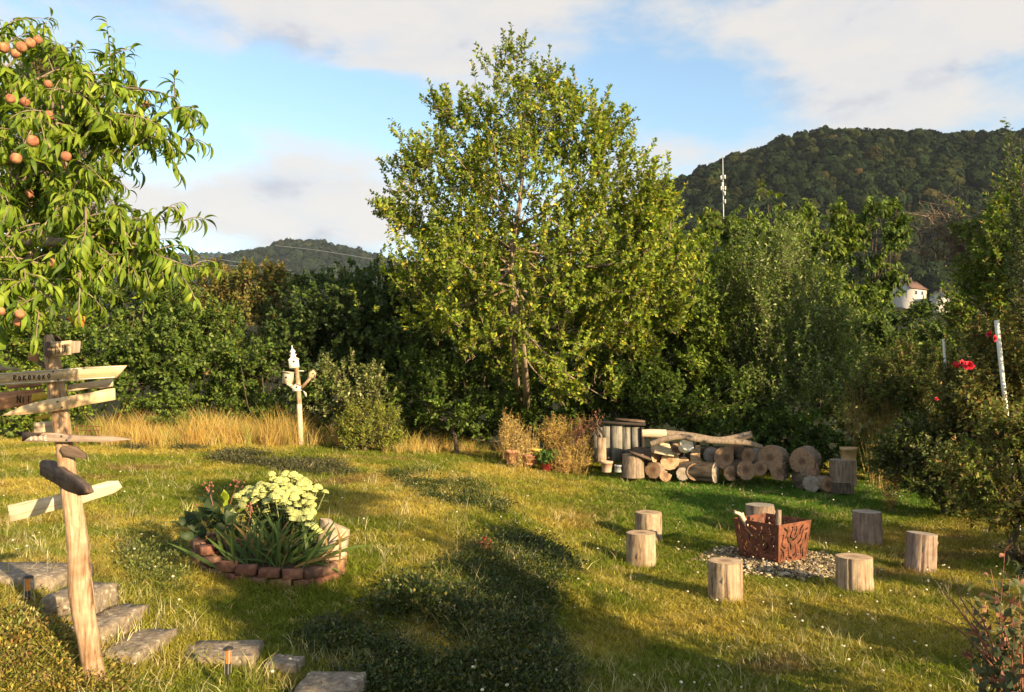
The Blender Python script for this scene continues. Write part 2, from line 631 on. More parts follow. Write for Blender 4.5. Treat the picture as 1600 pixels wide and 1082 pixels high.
def mat_flat(name, c, rough=0.6, var=0.25, ns=9, metal=0.0, spec=0.4):
    m, nt, b = new_mat(name)
    v = mapped(nt)
    f = noise_node(nt, v, ns, 5, 0.65)
    lo = tuple(x * (1 - var) for x in c); hi = tuple(min(1, x * (1 + var)) for x in c)
    lk(nt, ramp_node(nt, f, [(0.3, lo), (0.7, hi)]), b.inputs['Base Color'])
    b.inputs['Roughness'].default_value = rough; b.inputs['Metallic'].default_value = metal
    b.inputs['Specular IOR Level'].default_value = spec
    bump(nt, b, f, 0.15, 0.004)
    return m


MT = dict(
    leaf=mat_leaf('leaf'), gloss=mat_leaf('leaf_glossy', rough=0.35, spec=0.45, trans=0.2), dry=mat_leaf('dry_leaf', rough=0.8, spec=0.1, trans=0.15),
    grass=mat_leaf('grass_blade', 'INSTANCER', 0.3, 0.6, 0.2, second=True), inst=mat_leaf('far_foliage', 'INSTANCER', 0.05, 0.8, 0.05, second=True),
    cover=mat_leaf('cover_leaf', 'INSTANCER', 0.2, 0.45, 0.35, second=True),
    bark=mat_noise('bark', [(0.25, (.035, .026, .02)), (0.5, (.10, .075, .055)), (0.75, (.20, .16, .12))], (6, 6, 1.2), 5, 0.9, 0.8, 0.01),
    bark_pale=mat_noise('bark_pale', [(0.25, (.10, .075, .055)), (0.5, (.24, .18, .13)), (0.75, (.38, .30, .22))], (6, 6, 1.2), 5, 0.9, 0.7, 0.01),
    stump=mat_wood('stump_wood', (.11, .07, .045), (.33, .25, .175), (.50, .40, .29), 'Z', 13, (.6, .52, .45)),
    stump_grey=mat_wood('stump_grey', (.13, .09, .07), (.27, .20, .155), (.40, .31, .25), 'Z', 10),
    rings=mat_rings('sawn_end', (.62, .46, .29), (.38, .24, .13), (.25, .14, .075)),
    rings_old=mat_rings('sawn_end_old', (.48, .31, .19), (.22, .125, .075), (.12, .06, .035)),
    rings_grey=mat_rings('sawn_end_grey', (.42, .37, .31), (.30, .25, .20), (.30, .24, .18)),
    post=mat_wood('post_wood', (.11, .055, .03), (.36, .25, .16), (.54, .42, .30), 'Z', 17, (.55, .42, .33)),
    board=mat_wood('board_wood', (.22, .13, .07), (.54, .41, .26), (.70, .58, .41), 'X', 22, (.8, .74, .66)),
    board_grey=mat_wood('board_grey', (.17, .12, .10), (.36, .28, .23), (.50, .41, .34), 'X', 24),
    board_pale=mat_wood('board_pale', (.30, .22, .15), (.60, .50, .37), (.74, .65, .50), 'X', 22, (.85, .8, .74)),
    board_red=mat_wood('board_red', (.22, .10, .06), (.42, .22, .13), (.56, .34, .22), 'X', 12),
    board_peel=mat_wood('board_peel', (.30, .12, .06), (.62, .48, .30), (.74, .62, .42), 'X', 7, (.70, .5, .38)),
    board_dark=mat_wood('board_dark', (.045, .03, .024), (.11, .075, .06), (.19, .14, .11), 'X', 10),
    ink=mat_flat('ink', (.02, .016, .013), 0.7), ink_white=mat_flat('white_paint_mark', (.62, .58, .52), 0.7), yellow=mat_flat('yellow_paint', (.60, .42, .06), 0.7),
    white=mat_flat('white_paint', (.78, .77, .72), 0.6, 0.08), brick=None,
    stone=mat_noise('step_stone', [(0.3, (.10, .075, .055)), (0.47, (.21, .165, .12)), (0.60, (.29, .235, .17)), (0.67, (.52, .46, .36))], (1, 1, 1), 22, 0.9, 0.6, 0.008),
    rock=mat_noise('pale_rock', [(0.25, (.20, .14, .10)), (0.5, (.44, .34, .24)), (0.75, (.58, .48, .37))], (1, 1, 1), 6, 0.9, 0.7, 0.02),
    rust=mat_noise('rusty_steel', [(0.25, (.045, .018, .012)), (0.5, (.15, .053, .029)), (0.75, (.28, .11, .06))], (1, 1, 1), 9, 0.75, 0.3, 0.003),
    terra=mat_noise('terracotta', [(0.3, (.34, .14, .075)), (0.6, (.50, .24, .14)), (0.8, (.60, .36, .24))], (1, 1, 1), 12, 0.8, 0.3, 0.003),
    terra_pale=mat_noise('pale_terracotta', [(0.3, (.42, .26, .18)), (0.7, (.62, .42, .32))], (1, 1, 1), 12, 0.8, 0.3, 0.003),
    straw=mat_flat('dry_stem', (.42, .29, .10), 0.85),
    soil=mat_noise('soil', [(0.3, (.03, .02, .013)), (0.7, (.09, .06, .04))], (1, 1, 1), 20, 0.95, 0.9, 0.02),
)
MT['tan_pot'] = mat_noise('tan_pot', [(0.3, (.42, .27, .13)), (0.7, (.60, .42, .24))], (1, 1, 1), 10, 0.7, 0.3, 0.003)
MT['yellow_pot'] = mat_flat('yellow_glaze', (.62, .42, .08), 0.45)
MT['red_pot'] = mat_flat('red_glaze', (.40, .05, .04), 0.45)
MT['tin'] = mat_flat('grey_tin', (.42, .44, .46), 0.5, metal=0.3)
MT['steel'] = mat_flat('grey_steel', (.33, .34, .34), 0.45, metal=0.5)
MT['amber'] = mat_flat('amber_glass', (.75, .26, .05), 0.25, 0.3)
MT['darkmetal'] = mat_flat('dark_metal', (.05, .045, .04), 0.5, metal=0.4)
MT['roof_red'] = mat_flat('brown_roof', (.13, .075, .06), 0.85)
MT['roof_dark'] = mat_flat('dark_roof', (.06, .06, .065), 0.85)
MT['render'] = mat_flat('house_render', (.52, .49, .46), 0.9, 0.05)
MT['window'] = mat_flat('window_glass', (.06, .065, .075), 0.2)
MT['grey_panel'] = mat_wood('grey_panel', (.06, .055, .045), (.19, .18, .155), (.34, .33, .29), 'Z', 9)
MT['tar'] = mat_flat('tar_board', (.035, .027, .022), 0.9)
MT['peachskin'] = mat_noise('peach_skin', [(0.3, (.20, .045, .035)), (0.5, (.33, .14, .075)), (0.7, (.42, .27, .12))], (.5, .5, .5), 3.2, 0.75, 0.05, 0.002)
MT['orange'] = mat_flat('orange_fabric', (.75, .20, .04), 0.7)
MT['rope'] = mat_flat('pale_line', (.62, .6, .55), 0.7)
MT['petal_red'] = mat_flat('red_petal', (.55, .02, .04), 0.5, 0.3)
MT['redstem'] = mat_flat('red_stem', (.26, .10, .065), 0.6)
MT['seed'] = mat_flat('sedum_head', (.52, .54, .19), 0.8, 0.25, 60)
MT['dryseed'] = mat_flat('pale_daisy', (.72, .70, .62), 0.8)


def brick_mat(i):
    a = [((.08, .035, .025), (.22, .095, .06)), ((.11, .05, .03), (.28, .13, .08)), ((.07, .04, .03), (.20, .11, .075)), ((.12, .07, .035), (.32, .18, .09))][i]
    return mat_noise('brick_clay', [(0.3, a[0]), (0.6, a[1]), (0.78, (.28, .23, .17))], (1, 1, 1), 16, 0.9, 0.6, 0.006)


BRICKS = [brick_mat(i) for i in range(4)]

# ------------------------------------------------------------------ ground
rng = np.random.default_rng(11)


def gcol(x, y):
    """lawn colour (linear albedo): dry straw patches, green, lush green near the woodpile"""
    d = fbm(x * 0.55 + 3, y * 0.75, 21, 4)
    e = fbm(x * 1.7, y * 1.9, 33, 3)
    dry = np.clip((d - 0.445) * 4.2 + (e - .5) * 1.1, 0, 1)
    lush = np.clip((y - (11.6 + 0.2 * (x - 2)) + (e - .5) * 2) / 2.0, 0, 1) * np.clip((x - 1.2) / 2, 0, 1) * np.clip((17.5 - y) / 1.5, 0, 1)
    dry = dry * (1 - lush)
    br = np.clip((fbm(x * 0.9 + 9, y * 1.0 + 4, 55, 4) - 0.60) * 6, 0, 1) * (1 - lush)
    green = np.array([.155, .185, .020]); straw = np.array([.39, .31, .060]); brown = np.array([.24, .15, .06]); lg = np.array([.105, .20, .026])
    c = green * (1 - dry[..., None]) + straw * dry[..., None]
    c = c * (1 - .7 * br[..., None]) + brown * .7 * br[..., None]
    c = c * (1 - lush[..., None]) + lg * lush[..., None]
    return c


def build_ground():
    def axis(a, b, st, far, g=1.28):
        core = np.arange(a, b + 1e-6, st)
        o = []; s = st
        v = b
        while v < far[1]:
            s *= g; v += s; o.append(v)
        u = []; s = st; v = a
        while v > far[0]:
            s *= g; v -= s; u.append(v)
        return np.concatenate([u[::-1], core, o])
    xs = axis(-13, 13, 0.16, (-3000, 3000)); ys = axis(0, 24, 0.16, (-300, 4000))
    X, Y = np.meshgrid(xs, ys)
    Z = gz(X, Y)
    V = np.stack([X, Y, Z], -1).reshape(-1, 3)
    nx, ny = len(xs), len(ys)
    i, j = np.meshgrid(np.arange(ny - 1), np.arange(nx - 1), indexing='ij')
    a = i * nx + j
    F = np.stack([a, a + 1, a + nx + 1, a + nx], -1).reshape(-1, 4)
    c = gcol(X, Y).reshape(-1, 3) * 0.8
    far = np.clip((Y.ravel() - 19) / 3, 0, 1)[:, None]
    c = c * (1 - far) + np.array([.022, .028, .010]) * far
    m, nt, b = new_mat('lawn_ground')
    at = nt.nodes.new('ShaderNodeAttribute'); at.attribute_name = 'col'
    tc = nt.nodes.new('ShaderNodeTexCoord')
    f = noise_node(nt, tc.outputs['Object'], 28, 6, 0.7)
    mx = nt.nodes.new('ShaderNodeMix'); mx.data_type = 'RGBA'; mx.blend_type = 'MULTIPLY'; mx.inputs['Factor'].default_value = 1
    lk(nt, at.outputs['Color'], mx.inputs['A']); lk(nt, ramp_node(nt, f, [(0.3, (.35, .3, .25)), (0.65, (1.05, 1, .95))]), mx.inputs['B'])
    lk(nt, mx.outputs['Result'], b.inputs['Base Color'])
    b.inputs['Roughness'].default_value = 0.95; b.inputs['Specular IOR Level'].default_value = 0.1
    bump(nt, b, f, 0.8, 0.02)
    o = link('ground', mesh_np('ground', V, F, m, col=c, smooth=True), kind='structure')
    o['label'] = 'sloping garden lawn with dry and green patches'


build_ground()

# ------------------------------------------------------------------ scattering by geometry nodes (only for stuff)
def variant_collection(name, meshes):
    c = bpy.data.collections.new(name)
    for i, me in enumerate(meshes):
        o = bpy.data.objects.new('%s_%02d' % (name, i), me)
        c.objects.link(o)
    return c


def scatter(name, pts, rot, scl, col, coll, nvar, label=None, parent=None):
    me = bpy.data.meshes.new(name)
    n = len(pts)
    me.vertices.add(n); me.vertices.foreach_set('co', np.asarray(pts, np.float32).ravel())
    a = me.attributes.new('rot', 'FLOAT_VECTOR', 'POINT'); a.data.foreach_set('vector', np.asarray(rot, np.float32).ravel())
    a = me.attributes.new('scl', 'FLOAT_VECTOR', 'POINT'); a.data.foreach_set('vector', np.asarray(scl, np.float32).ravel())
    a = me.attributes.new('vid', 'INT', 'POINT'); a.data.foreach_set('value', rng.integers(0, nvar, n).astype(np.int32))
    a = me.attributes.new('col', 'FLOAT_COLOR', 'POINT')
    c4 = np.ones((n, 4), np.float32); c4[:, :3] = col
    a.data.foreach_set('color', c4.ravel())
    ng = bpy.data.node_groups.new('scatter_' + name, 'GeometryNodeTree')
    ng.interface.new_socket('Geometry', in_out='INPUT', socket_type='NodeSocketGeometry')
    ng.interface.new_socket('Geometry', in_out='OUTPUT', socket_type='NodeSocketGeometry')
    N = ng.nodes.new; L = ng.links.new
    gi, go = N('NodeGroupInput'), N('NodeGroupOutput')
    ip = N('GeometryNodeInstanceOnPoints'); ci = N('GeometryNodeCollectionInfo')
    ci.inputs['Collection'].default_value = coll
    ci.inputs['Separate Children'].default_value = True
    ci.inputs['Reset Children'].default_value = True

    def na(nm, dt):
        q = N('GeometryNodeInputNamedAttribute'); q.data_type = dt; q.inputs['Name'].default_value = nm
        return [s for s in q.outputs if s.enabled and s.name == 'Attribute'][0]
    L(gi.outputs[0], ip.inputs['Points']); L(ci.outputs[0], ip.inputs['Instance'])
    ip.inputs['Pick Instance'].default_value = True
    L(na('vid', 'INT'), ip.inputs['Instance Index'])
    L(na('rot', 'FLOAT_VECTOR'), ip.inputs['Rotation'])
    L(na('scl', 'FLOAT_VECTOR'), ip.inputs['Scale'])
    L(ip.outputs[0], go.inputs[0])
    o = link(name, me, parent, kind='stuff')
    md = o.modifiers.new('scatter', 'NODES'); md.node_group = ng
    if label: o['label'] = label
    return o


# ------------------------------------------------------------------ leaves
def pick(pal, n, r, var=0.18):
    """pal: list of ((r,g,b), weight)"""
    w = np.array([p[1] for p in pal], float); w /= w.sum()
    c = np.array([p[0] for p in pal])[r.choice(len(pal), n, p=w)]
    return c * (1 + var * r.normal(size=(n, 1))).clip(0.45, 1.7)


def leaf_quads(pos, ax, nr, ln, wd, fold=0.25):
    """folded diamond leaves: (N,3) base, axis, normal"""
    side = nrm(np.cross(ax, nr)); nr = np.cross(side, ax)
    ln = ln[:, None]; wd = wd[:, None]
    tip = pos + ax * ln
    m = pos + ax * ln * 0.45
    a = m + side * wd * .5 + nr * wd * fold
    b = m - side * wd * .5 + nr * wd * fold
    V = np.stack([pos, a, tip, b], 1).reshape(-1, 3)
    F = np.arange(len(pos) * 4).reshape(-1, 4)
    return V, F


def spray(r, base, d, L, nleaf, leaf, width, spread=0.8, droop=0.0, bend=0.0, up_normal=0.5, t0=0.1, jit=0.35, outv=None):
    """leaves along straight or bent twigs; base,d (M,3); L (M,)"""
    M = len(base)
    t = (np.arange(nleaf) + r.random((M, nleaf))) / nleaf * (1 - t0) + t0
    p = base[:, None] + d[:, None] * (t * L[:, None])[..., None]
    p[..., 2] += bend * (t ** 2) * L[:, None]
    dd = d[:, None] + np.array([0, 0, 1.0]) * (2 * bend * t)[..., None]
    dd = nrm(dd)
    ref = nrm(r.normal(size=(M, 1, 3)))
    A = nrm(np.cross(dd, ref)); B = np.cross(dd, A)
    ph = np.arange(nleaf)[None] * 2.4 + r.random((M, 1)) * 6.28 + r.normal(size=(M, nleaf)) * .4
    rad = A * np.cos(ph)[..., None] + B * np.sin(ph)[..., None]
    ax = nrm(dd * (1 - spread * .5) + rad * spread + r.normal(size=rad.shape) * jit + np.array([0, 0, -1.0]) * droop)
    if outv is None: up = nrm(r.normal(size=rad.shape) * (1 - up_normal) + dd * up_normal + np.array([0, 0, .4]))
    else: up = nrm(r.normal(size=rad.shape) * .55 + outv[:, None] * .6 + np.array([0, 0, .35]))
    ln = leaf * (0.65 + 0.6 * r.random((M, nleaf)))
    wd = width * ln / leaf * (0.85 + .3 * r.random((M, nleaf)))
    n = M * nleaf
    return p.reshape(n, 3), ax.reshape(n, 3), up.reshape(n, 3), ln.ravel(), wd.ravel()


def blob(px, py, rx, ry, Y, rd=None):
    k = Y / FPX
    return P(px, py, Y), np.array([rx * k, (rd if rd else (rx + ry) * .5 * k), ry * k])


def sample_blobs(r, blobs, n, hollow=0.45, low=-1.0):
    vol = np.array([b[1].prod() ** (0.75) for b in blobs]); vol /= vol.sum()
    idx = r.choice(len(blobs), n, p=vol)
    C = np.array([b[0] for b in blobs])[idx]; S = np.array([b[1] for b in blobs])[idx]
    u = nrm(r.normal(size=(n, 3)))
    q = (r.random(n) * (1 - hollow ** 3) + hollow ** 3) ** (1 / 3)
    return C + u * q[:, None] * S, u, idx


def tree(name, label, cat, base, blobs, n, lps, leaf, width, pal, seed, up=0.5, out=0.6, rand=0.5, L=0.5, droop=0.0, bend=0.0, spread=0.8, limbs=7,
         tr=0.07, group=None, mat='leaf', bark='bark', twig_r=0.006, hollow=0.45, upn=0.5, clump=0.5, csz=.17, trunk_pts=None, bare=0, lump=True, twigs=True, stems=1):
    """a tree or shrub: root > trunk (with its limbs), twigs, crown"""
    r = np.random.default_rng(seed)
    base = np.array(base, float)
    root = thing(name, label, cat, base, 0, group)
    mb = MB()
    C = np.array([b[0] for b in blobs]); S = np.array([b[1] for b in blobs])
    top = C[np.argmax(C[:, 2] + S[:, 2] * .3)]
    cen = C.mean(0)
    k = 10
    samples = []
    if trunk_pts is None:
        fork = base + (cen - base) * np.array([.6, .6, .55]); fork[2] = base[2] + max(0.12, (C[:, 2] - S[:, 2] * .5).min() - base[2]) * .7 + .05
        tp = [base - np.array([0, 0, .1]), base * .5 + fork * .5 + r.normal(size=3) * .03, fork, (fork + top) / 2 + r.normal(size=3) * .1, top]
    else:
        tp = [np.array(q, float) for q in trunk_pts]
    tpath = smooth_path(tp, 16)
    trad = np.linspace(1, .18, 16) * tr
    mb.tube(tpath - base, trad, 7, caps=False)
    samples.append(np.concatenate([tpath[5:]]))
    for s in range(stems - 1):
        off = r.normal(size=3) * np.array([.12, .12, 0])
        t2 = smooth_path([base + off - np.array([0, 0, .1])] + [q + r.normal(size=3) * .15 for q in tp[1:-1]] + [C[r.integers(len(C))]], 12)
        mb.tube(t2 - base, np.linspace(.8, .15, 12) * tr, 6, caps=False); samples.append(t2[3:])
    tg, _, _ = sample_blobs(r, blobs, limbs, 0.5)
    for q in tg:
        i = int(np.clip(5 + 9 * (q[2] - base[2]) / max(.3, (top[2] - base[2])) * .6 + r.normal(), 3, 13))
        s = tpath[i]
        mid = (s + q) / 2 + np.array([0, 0, -.08]) * np.linalg.norm(q - s) + r.normal(size=3) * .06 * np.linalg.norm(q - s)
        pth = smooth_path([s, mid, q], k)
        mb.tube(pth - base, np.linspace(trad[i] * .65, .008 if tr < .2 else .012, k), 5, caps=False)
        samples.append(pth[2:])
    samples = np.concatenate(samples)
    mb.obj('trunk', MT[bark], root, smooth=True)
    pts, u, idx = sample_blobs(r, blobs, n, hollow)
    if clump > 0:      # gather the sprays in clumps so that light and dark masses form
        nc = max(8, n // 20)
        cc, cu, ci = sample_blobs(r, blobs, nc, 0.7)
        pick_ = r.integers(0, nc, n)
        m = r.random(n) < clump
        sz = S[ci[pick_]] * csz
        pts[m] = (cc[pick_] + r.normal(size=(n, 3)) * sz)[m]; u[m] = cu[pick_][m]
    gmin = base[2] + 0.03
    pts[:, 2] = np.maximum(pts[:, 2], gmin + .05 * r.random(n))
    d = nrm(u * out + np.array([0, 0, 1.0]) * up + r.normal(size=(n, 3)) * rand)
    Ls = L * (.6 + .8 * r.random(n))
    start = pts - d * Ls[:, None] * .5
    if twigs:
        # twig from the nearest limb
        D = np.empty(n, int)
        for i in range(0, n, 1000):
            dd = ((pts[i:i + 1000, None] - samples[None]) ** 2).sum(-1); D[i:i + 1000] = dd.argmin(1)
        src = samples[D]; v_ = src - start; ll = np.linalg.norm(v_, axis=1, keepdims=True); src = start + v_ * np.minimum(1, (.12 if bare == 0 else .8) / np.maximum(ll, 1e-6))
        mid = (src + start) / 2 + np.array([0, 0, .02])
        end = start + d * Ls[:, None]; end[:, 2] += bend * Ls
        half = start + d * Ls[:, None] * .5; half[:, 2] += bend * Ls * .25
        tw = np.stack([src, mid, start, half, end], 1) - base
        V, F = tubes(tw, np.array([1.4, 1.2, 1.0, .7, .3])[None] * twig_r * np.ones((n, 1)), 3)
        link('twigs', mesh_np('twigs', V, F, MT[bark]), root, kind='stuff')
    nb = int(n * (1 - bare))
    p, ax, up_, ln, wd = spray(r, start[:nb], d[:nb], Ls[:nb], lps, leaf, width, spread, droop, bend, upn, outv=u[:nb])
    V, F = leaf_quads(p - base, ax, up_, ln, wd)
    tone = np.repeat((1 + .16 * r.normal(size=nb)).clip(.6, 1.5), lps)
    c = pick(pal, len(p), r) * tone[:, None]
    link('crown', mesh_np('crown', V, F, MT[mat], col=np.repeat(c, 4, 0)), root, kind='stuff')
    return root


# palettes
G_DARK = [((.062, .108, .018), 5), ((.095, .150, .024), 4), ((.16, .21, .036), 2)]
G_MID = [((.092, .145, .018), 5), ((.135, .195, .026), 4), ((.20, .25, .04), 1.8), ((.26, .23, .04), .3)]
G_YEL = [((.15, .22, .022), 5), ((.22, .275, .030), 4), ((.31, .32, .038), 2), ((.50, .40, .04), .55), ((.09, .13, .02), 2)]
G_GREY = [((.13, .165, .05), 4), ((.20, .23, .085), 3), ((.34, .36, .18), 1.2), ((.08, .12, .03), 2)]
G_OLIVE = [((.095, .105, .025), 4), ((.14, .14, .03), 3), ((.19, .135, .035), 1.5), ((.26, .16, .04), .8)]

exec_parts = []
# ------------------------------------------------------------------ hills and far things
def crown_variants(n, r, quads=320, flat=.85):
    out = []
    for i in range(n):
        u = nrm(r.normal(size=(quads, 3))); u[:, 2] = np.abs(u[:, 2]) * 1.0 - .25
        u = nrm(u)
        lumps = nrm(r.normal(size=(9, 3)))
        rad = .62 + .38 * np.clip((u @ lumps.T).max(1), 0, 1) ** 4
        pos = u * rad[:, None] * np.array([.55, .55, .5 * flat * 1.3])
        nn = nrm(u + r.normal(size=u.shape) * .28)
        a = nrm(np.cross(nn, r.normal(size=u.shape))); b = np.cross(nn, a)
        s = (.05 + .05 * r.random(quads))[:, None]
        V = np.stack([pos - a * s - b * s * .8, pos + a * s - b * s * .9, pos + a * s * .9 + b * s, pos - a * s * .8 + b * s], 1).reshape(-1, 3)
        F = np.arange(quads * 4).reshape(-1, 4)
        # solid heart so nothing shows through
        mb = MB().add(V, F)
        core = []
        for z_, r_ in ((-.45, .25), (-.15, .42), (.15, .4), (.38, .25), (.5, .02)): core.append((r_, z_))
        mb.lathe(core, 8)
        nv = mb.n
        c = np.ones((nv, 3)); c[:quads * 4] *= np.repeat((1 + .2 * r.normal(size=(quads, 1))).clip(.5, 1.6), 4, 0); c[quads * 4:] *= .7
        out.append(mb.me('forest_tree', MT['inst'], col=c))
    return out


VR = np.random.default_rng(5)
FOREST = variant_collection('forest_crown', crown_variants(8, VR))


def hill(name, label, prof, Yr, Yf, Yb, zf, treesize, ntree, pal, seed, drop=0.0):
    """prof: ridge outline as (px, py) at depth Yr; the slope runs from Yf (height zf) up to the ridge"""
    r = np.random.default_rng(seed)
    pr = np.array([P(a, b, Yr) for a, b in prof])
    xs = np.linspace(pr[0, 0], pr[-1, 0], 90)
    rz = np.interp(xs, pr[:, 0], pr[:, 2]) - treesize * .9 - drop
    ts = np.linspace(0, 1.5, 46)
    X, T = np.meshgrid(xs, ts)
    Y = np.where(T <= 1, Yf + (Yr - Yf) * T, Yr + (Yb - Yr) * (T - 1) * 2)
    RZ = np.broadcast_to(rz, X.shape)

    def height(x, t):
        rzz = np.interp(x, xs, rz)
        s = np.where(t <= 1, np.sin(np.clip(t, 0, 1) * np.pi / 2) ** 1.15, np.cos((t - 1) * np.pi))
        w = fbm(x / (treesize * 9), t * 6, seed, 4) - .58
        amp = np.clip(np.minimum(t, 1.02 - t) * 6, 0, 1)
        return zf + (rzz - zf) * s + w * treesize * 1.7 * amp
    Z = height(X, T)
    V = np.stack([X, Y, Z], -1).reshape(-1, 3)
    nx, ny = len(xs), len(ts)
    i, j = np.meshgrid(np.arange(ny - 1), np.arange(nx - 1), indexing='ij')
    a = i * nx + j
    F = np.stack([a, a + 1, a + nx + 1, a + nx], -1).reshape(-1, 4)
    o = link(name, mesh_np(name, V, F, MT['hillsoil'], smooth=True), kind='structure'); o['label'] = label
    n = ntree
    x = r.uniform(xs[0], xs[-1], n); t = r.random(n) ** .9 * 1.12
    y = np.where(t <= 1, Yf + (Yr - Yf) * t, Yr + (Yb - Yr) * (t - 1) * 2)
    z = height(x, t) + treesize * .25
    s = treesize * (.5 + 1.2 * r.random(n) ** 2.2)
    scl = np.stack([s, s, s * (1.0 + .4 * r.random(n))], -1)
    rot = np.stack([r.normal(size=n) * .08, r.normal(size=n) * .08, r.random(n) * 6.28], -1)
    c = pick(pal, n, r, .22)
    patch = fbm(x / (treesize * 6), t * 7, seed + 5, 3)
    c = c * (0.75 + .6 * patch)[:, None]
    scatter(name.replace('hill', 'forest') if 'hill' in name else name + '_forest', np.stack([x, y, z], -1), rot, scl, c, FOREST, 8, label='mixed woodland covering the slope')


MT['hillsoil'] = mat_flat('hill_floor', (.022, .028, .013), 0.95)
HP = [((.012, .021, .008), 7), ((.017, .027, .009), 4), ((.030, .036, .011), 1.6), ((.040, .036, .012), .3), ((.05, .034, .014), .06)]  # dark leaf colours with the cloud shade over the hill put in
hill('hill', 'long wooded hill rising behind the garden with a flat top',
     [(700, 640), (800, 560), (880, 450), (940, 350), (1000, 290), (1060, 262), (1100, 246), (1160, 225), (1200, 210), (1240, 204), (1330, 196), (1400, 197), (1500, 203), (1590, 212), (1700, 235), (1900, 290), (2300, 400)],
     550, 300, 800, 34, 7.2, 15000, HP, 71, 12)
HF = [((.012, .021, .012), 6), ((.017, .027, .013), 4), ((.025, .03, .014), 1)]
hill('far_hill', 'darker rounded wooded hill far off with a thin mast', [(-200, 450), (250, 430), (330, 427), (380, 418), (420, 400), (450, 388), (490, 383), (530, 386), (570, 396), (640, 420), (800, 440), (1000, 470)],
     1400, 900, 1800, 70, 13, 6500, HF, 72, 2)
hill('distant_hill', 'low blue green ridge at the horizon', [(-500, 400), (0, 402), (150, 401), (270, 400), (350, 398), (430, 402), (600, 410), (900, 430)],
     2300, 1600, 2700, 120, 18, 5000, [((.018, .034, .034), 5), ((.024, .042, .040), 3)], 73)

# ------------------------------------------------------------------ the air
def haze():
    g = [o for o in bpy.data.objects if o.name == 'ground'][0].data
    co = np.empty(len(g.vertices) * 3, np.float32); g.vertices.foreach_get('co', co); co = co.reshape(-1, 3)
    lo = co.min(0) - np.array([20, 20, 1.2]); hi = co.max(0) + np.array([20, 20, 0]); hi[2] = 420
    me = MB().box((lo + hi) / 2, hi - lo).me('haze', None)
    m = bpy.data.materials.new('haze'); m.use_nodes = True
    nt = m.node_tree; nt.nodes.clear()
    o = nt.nodes.new('ShaderNodeOutputMaterial'); v = nt.nodes.new('ShaderNodeVolumePrincipled')
    v.inputs['Color'].default_value = (.72, .82, 1.0, 1); v.inputs['Density'].default_value = HAZE_DENSITY
    lk(nt, v.outputs[0], o.inputs['Volume'])
    me.materials.append(m)
    link('haze', me, kind='stuff')


HAZE_DENSITY = 7e-5
haze()


def shade_at(q, w, z):
    """place given across (q) and along (w) the direction of the sunlight"""
    return np.array([q * .731 - w * .682, q * .682 + w * .731, z])


SHADE = [  # unseen plants put in to throw the shade on lawn and bank
    ('garden_hedge', 'tall leafy hedge bush added beside the viewpoint to cast shade', 'shrub', (4.7, -2), 3600, 801,
     [((3.5, -2, 2.0), (.75, .55, 1.95)), ((4.6, -2, 1.4), (.75, .5, 1.45)), ((5.5, -2, 1.55), (.6, .5, 1.5)), ((4.2, -1.8, .8), (1.2, .6, 1.0))]),
    ('garden_tree', 'slender tree added behind the hedge bush to cast shade', 'tree', (5.9, -2.6), 620, 802, [((5.5, -2.6, 5.0), (.95, .6, .42)), ((6.9, -2.4, 3.45), (.35, .35, .3))]),
    ('garden_bush', 'loose bush added out of view right of the lawn for its shade', 'shrub', (12.3, -1.2), 560, 803, [((11.7, -1.2, 1.2), (.7, .6, .85)), ((12.9, -1.2, 1.25), (.8, .6, .9)), ((13.9, -1.0, 1.0), (.5, .5, .7))]),
    ('garden_bush', 'small garden bush close to the right of the lawn', 'shrub', (7.9, -1), 200, 804, [((7.85, -1, .85), (.5, .5, .75))]),
]

# ------------------------------------------------------------------ trees and shrubs
def gbase(px, Y):
    x = (px - 800) / FPX * Y
    return np.array([x, Y, gz1(x, Y)])


B = blob
# the big young tree in the middle of the hedge line
cb = PG1(826, 676)
tree('plum_tree', 'tall light green tree with yellowing leaves rising from the middle of the hedge', 'tree', cb,
     [B(835, 300, 165, 130, 17.6), B(700, 300, 85, 100, 17.6), B(960, 300, 80, 100, 17.6), B(830, 430, 225, 110, 17.4), B(700, 440, 80, 90, 17.4), B(985, 440, 85, 110, 17.4), B(850, 525, 165, 70, 17.2),
      B(800, 155, 85, 75, 17.7), B(860, 190, 80, 70, 17.7), B(920, 190, 60, 80, 17.7), B(635, 300, 55, 60, 17.6), B(1035, 420, 50, 100, 17.4), B(1010, 320, 50, 65, 17.5), B(920, 590, 70, 40, 17.3), B(700, 190, 45, 60, 17.7)],
     3300, 25, .094, .056, G_YEL, 1, up=.85, out=.6, rand=.46, L=.5, limbs=44, tr=.085, bark='bark_pale', clump=.62, csz=.16, hollow=.3, upn=.4,
     trunk_pts=[cb - [0, 0, .1], P(822, 600, 17.2), P(806, 480, 17.4), P(800, 390, 17.6), P(815, 280, 17.7), P(810, 150, 17.7)], stems=2)

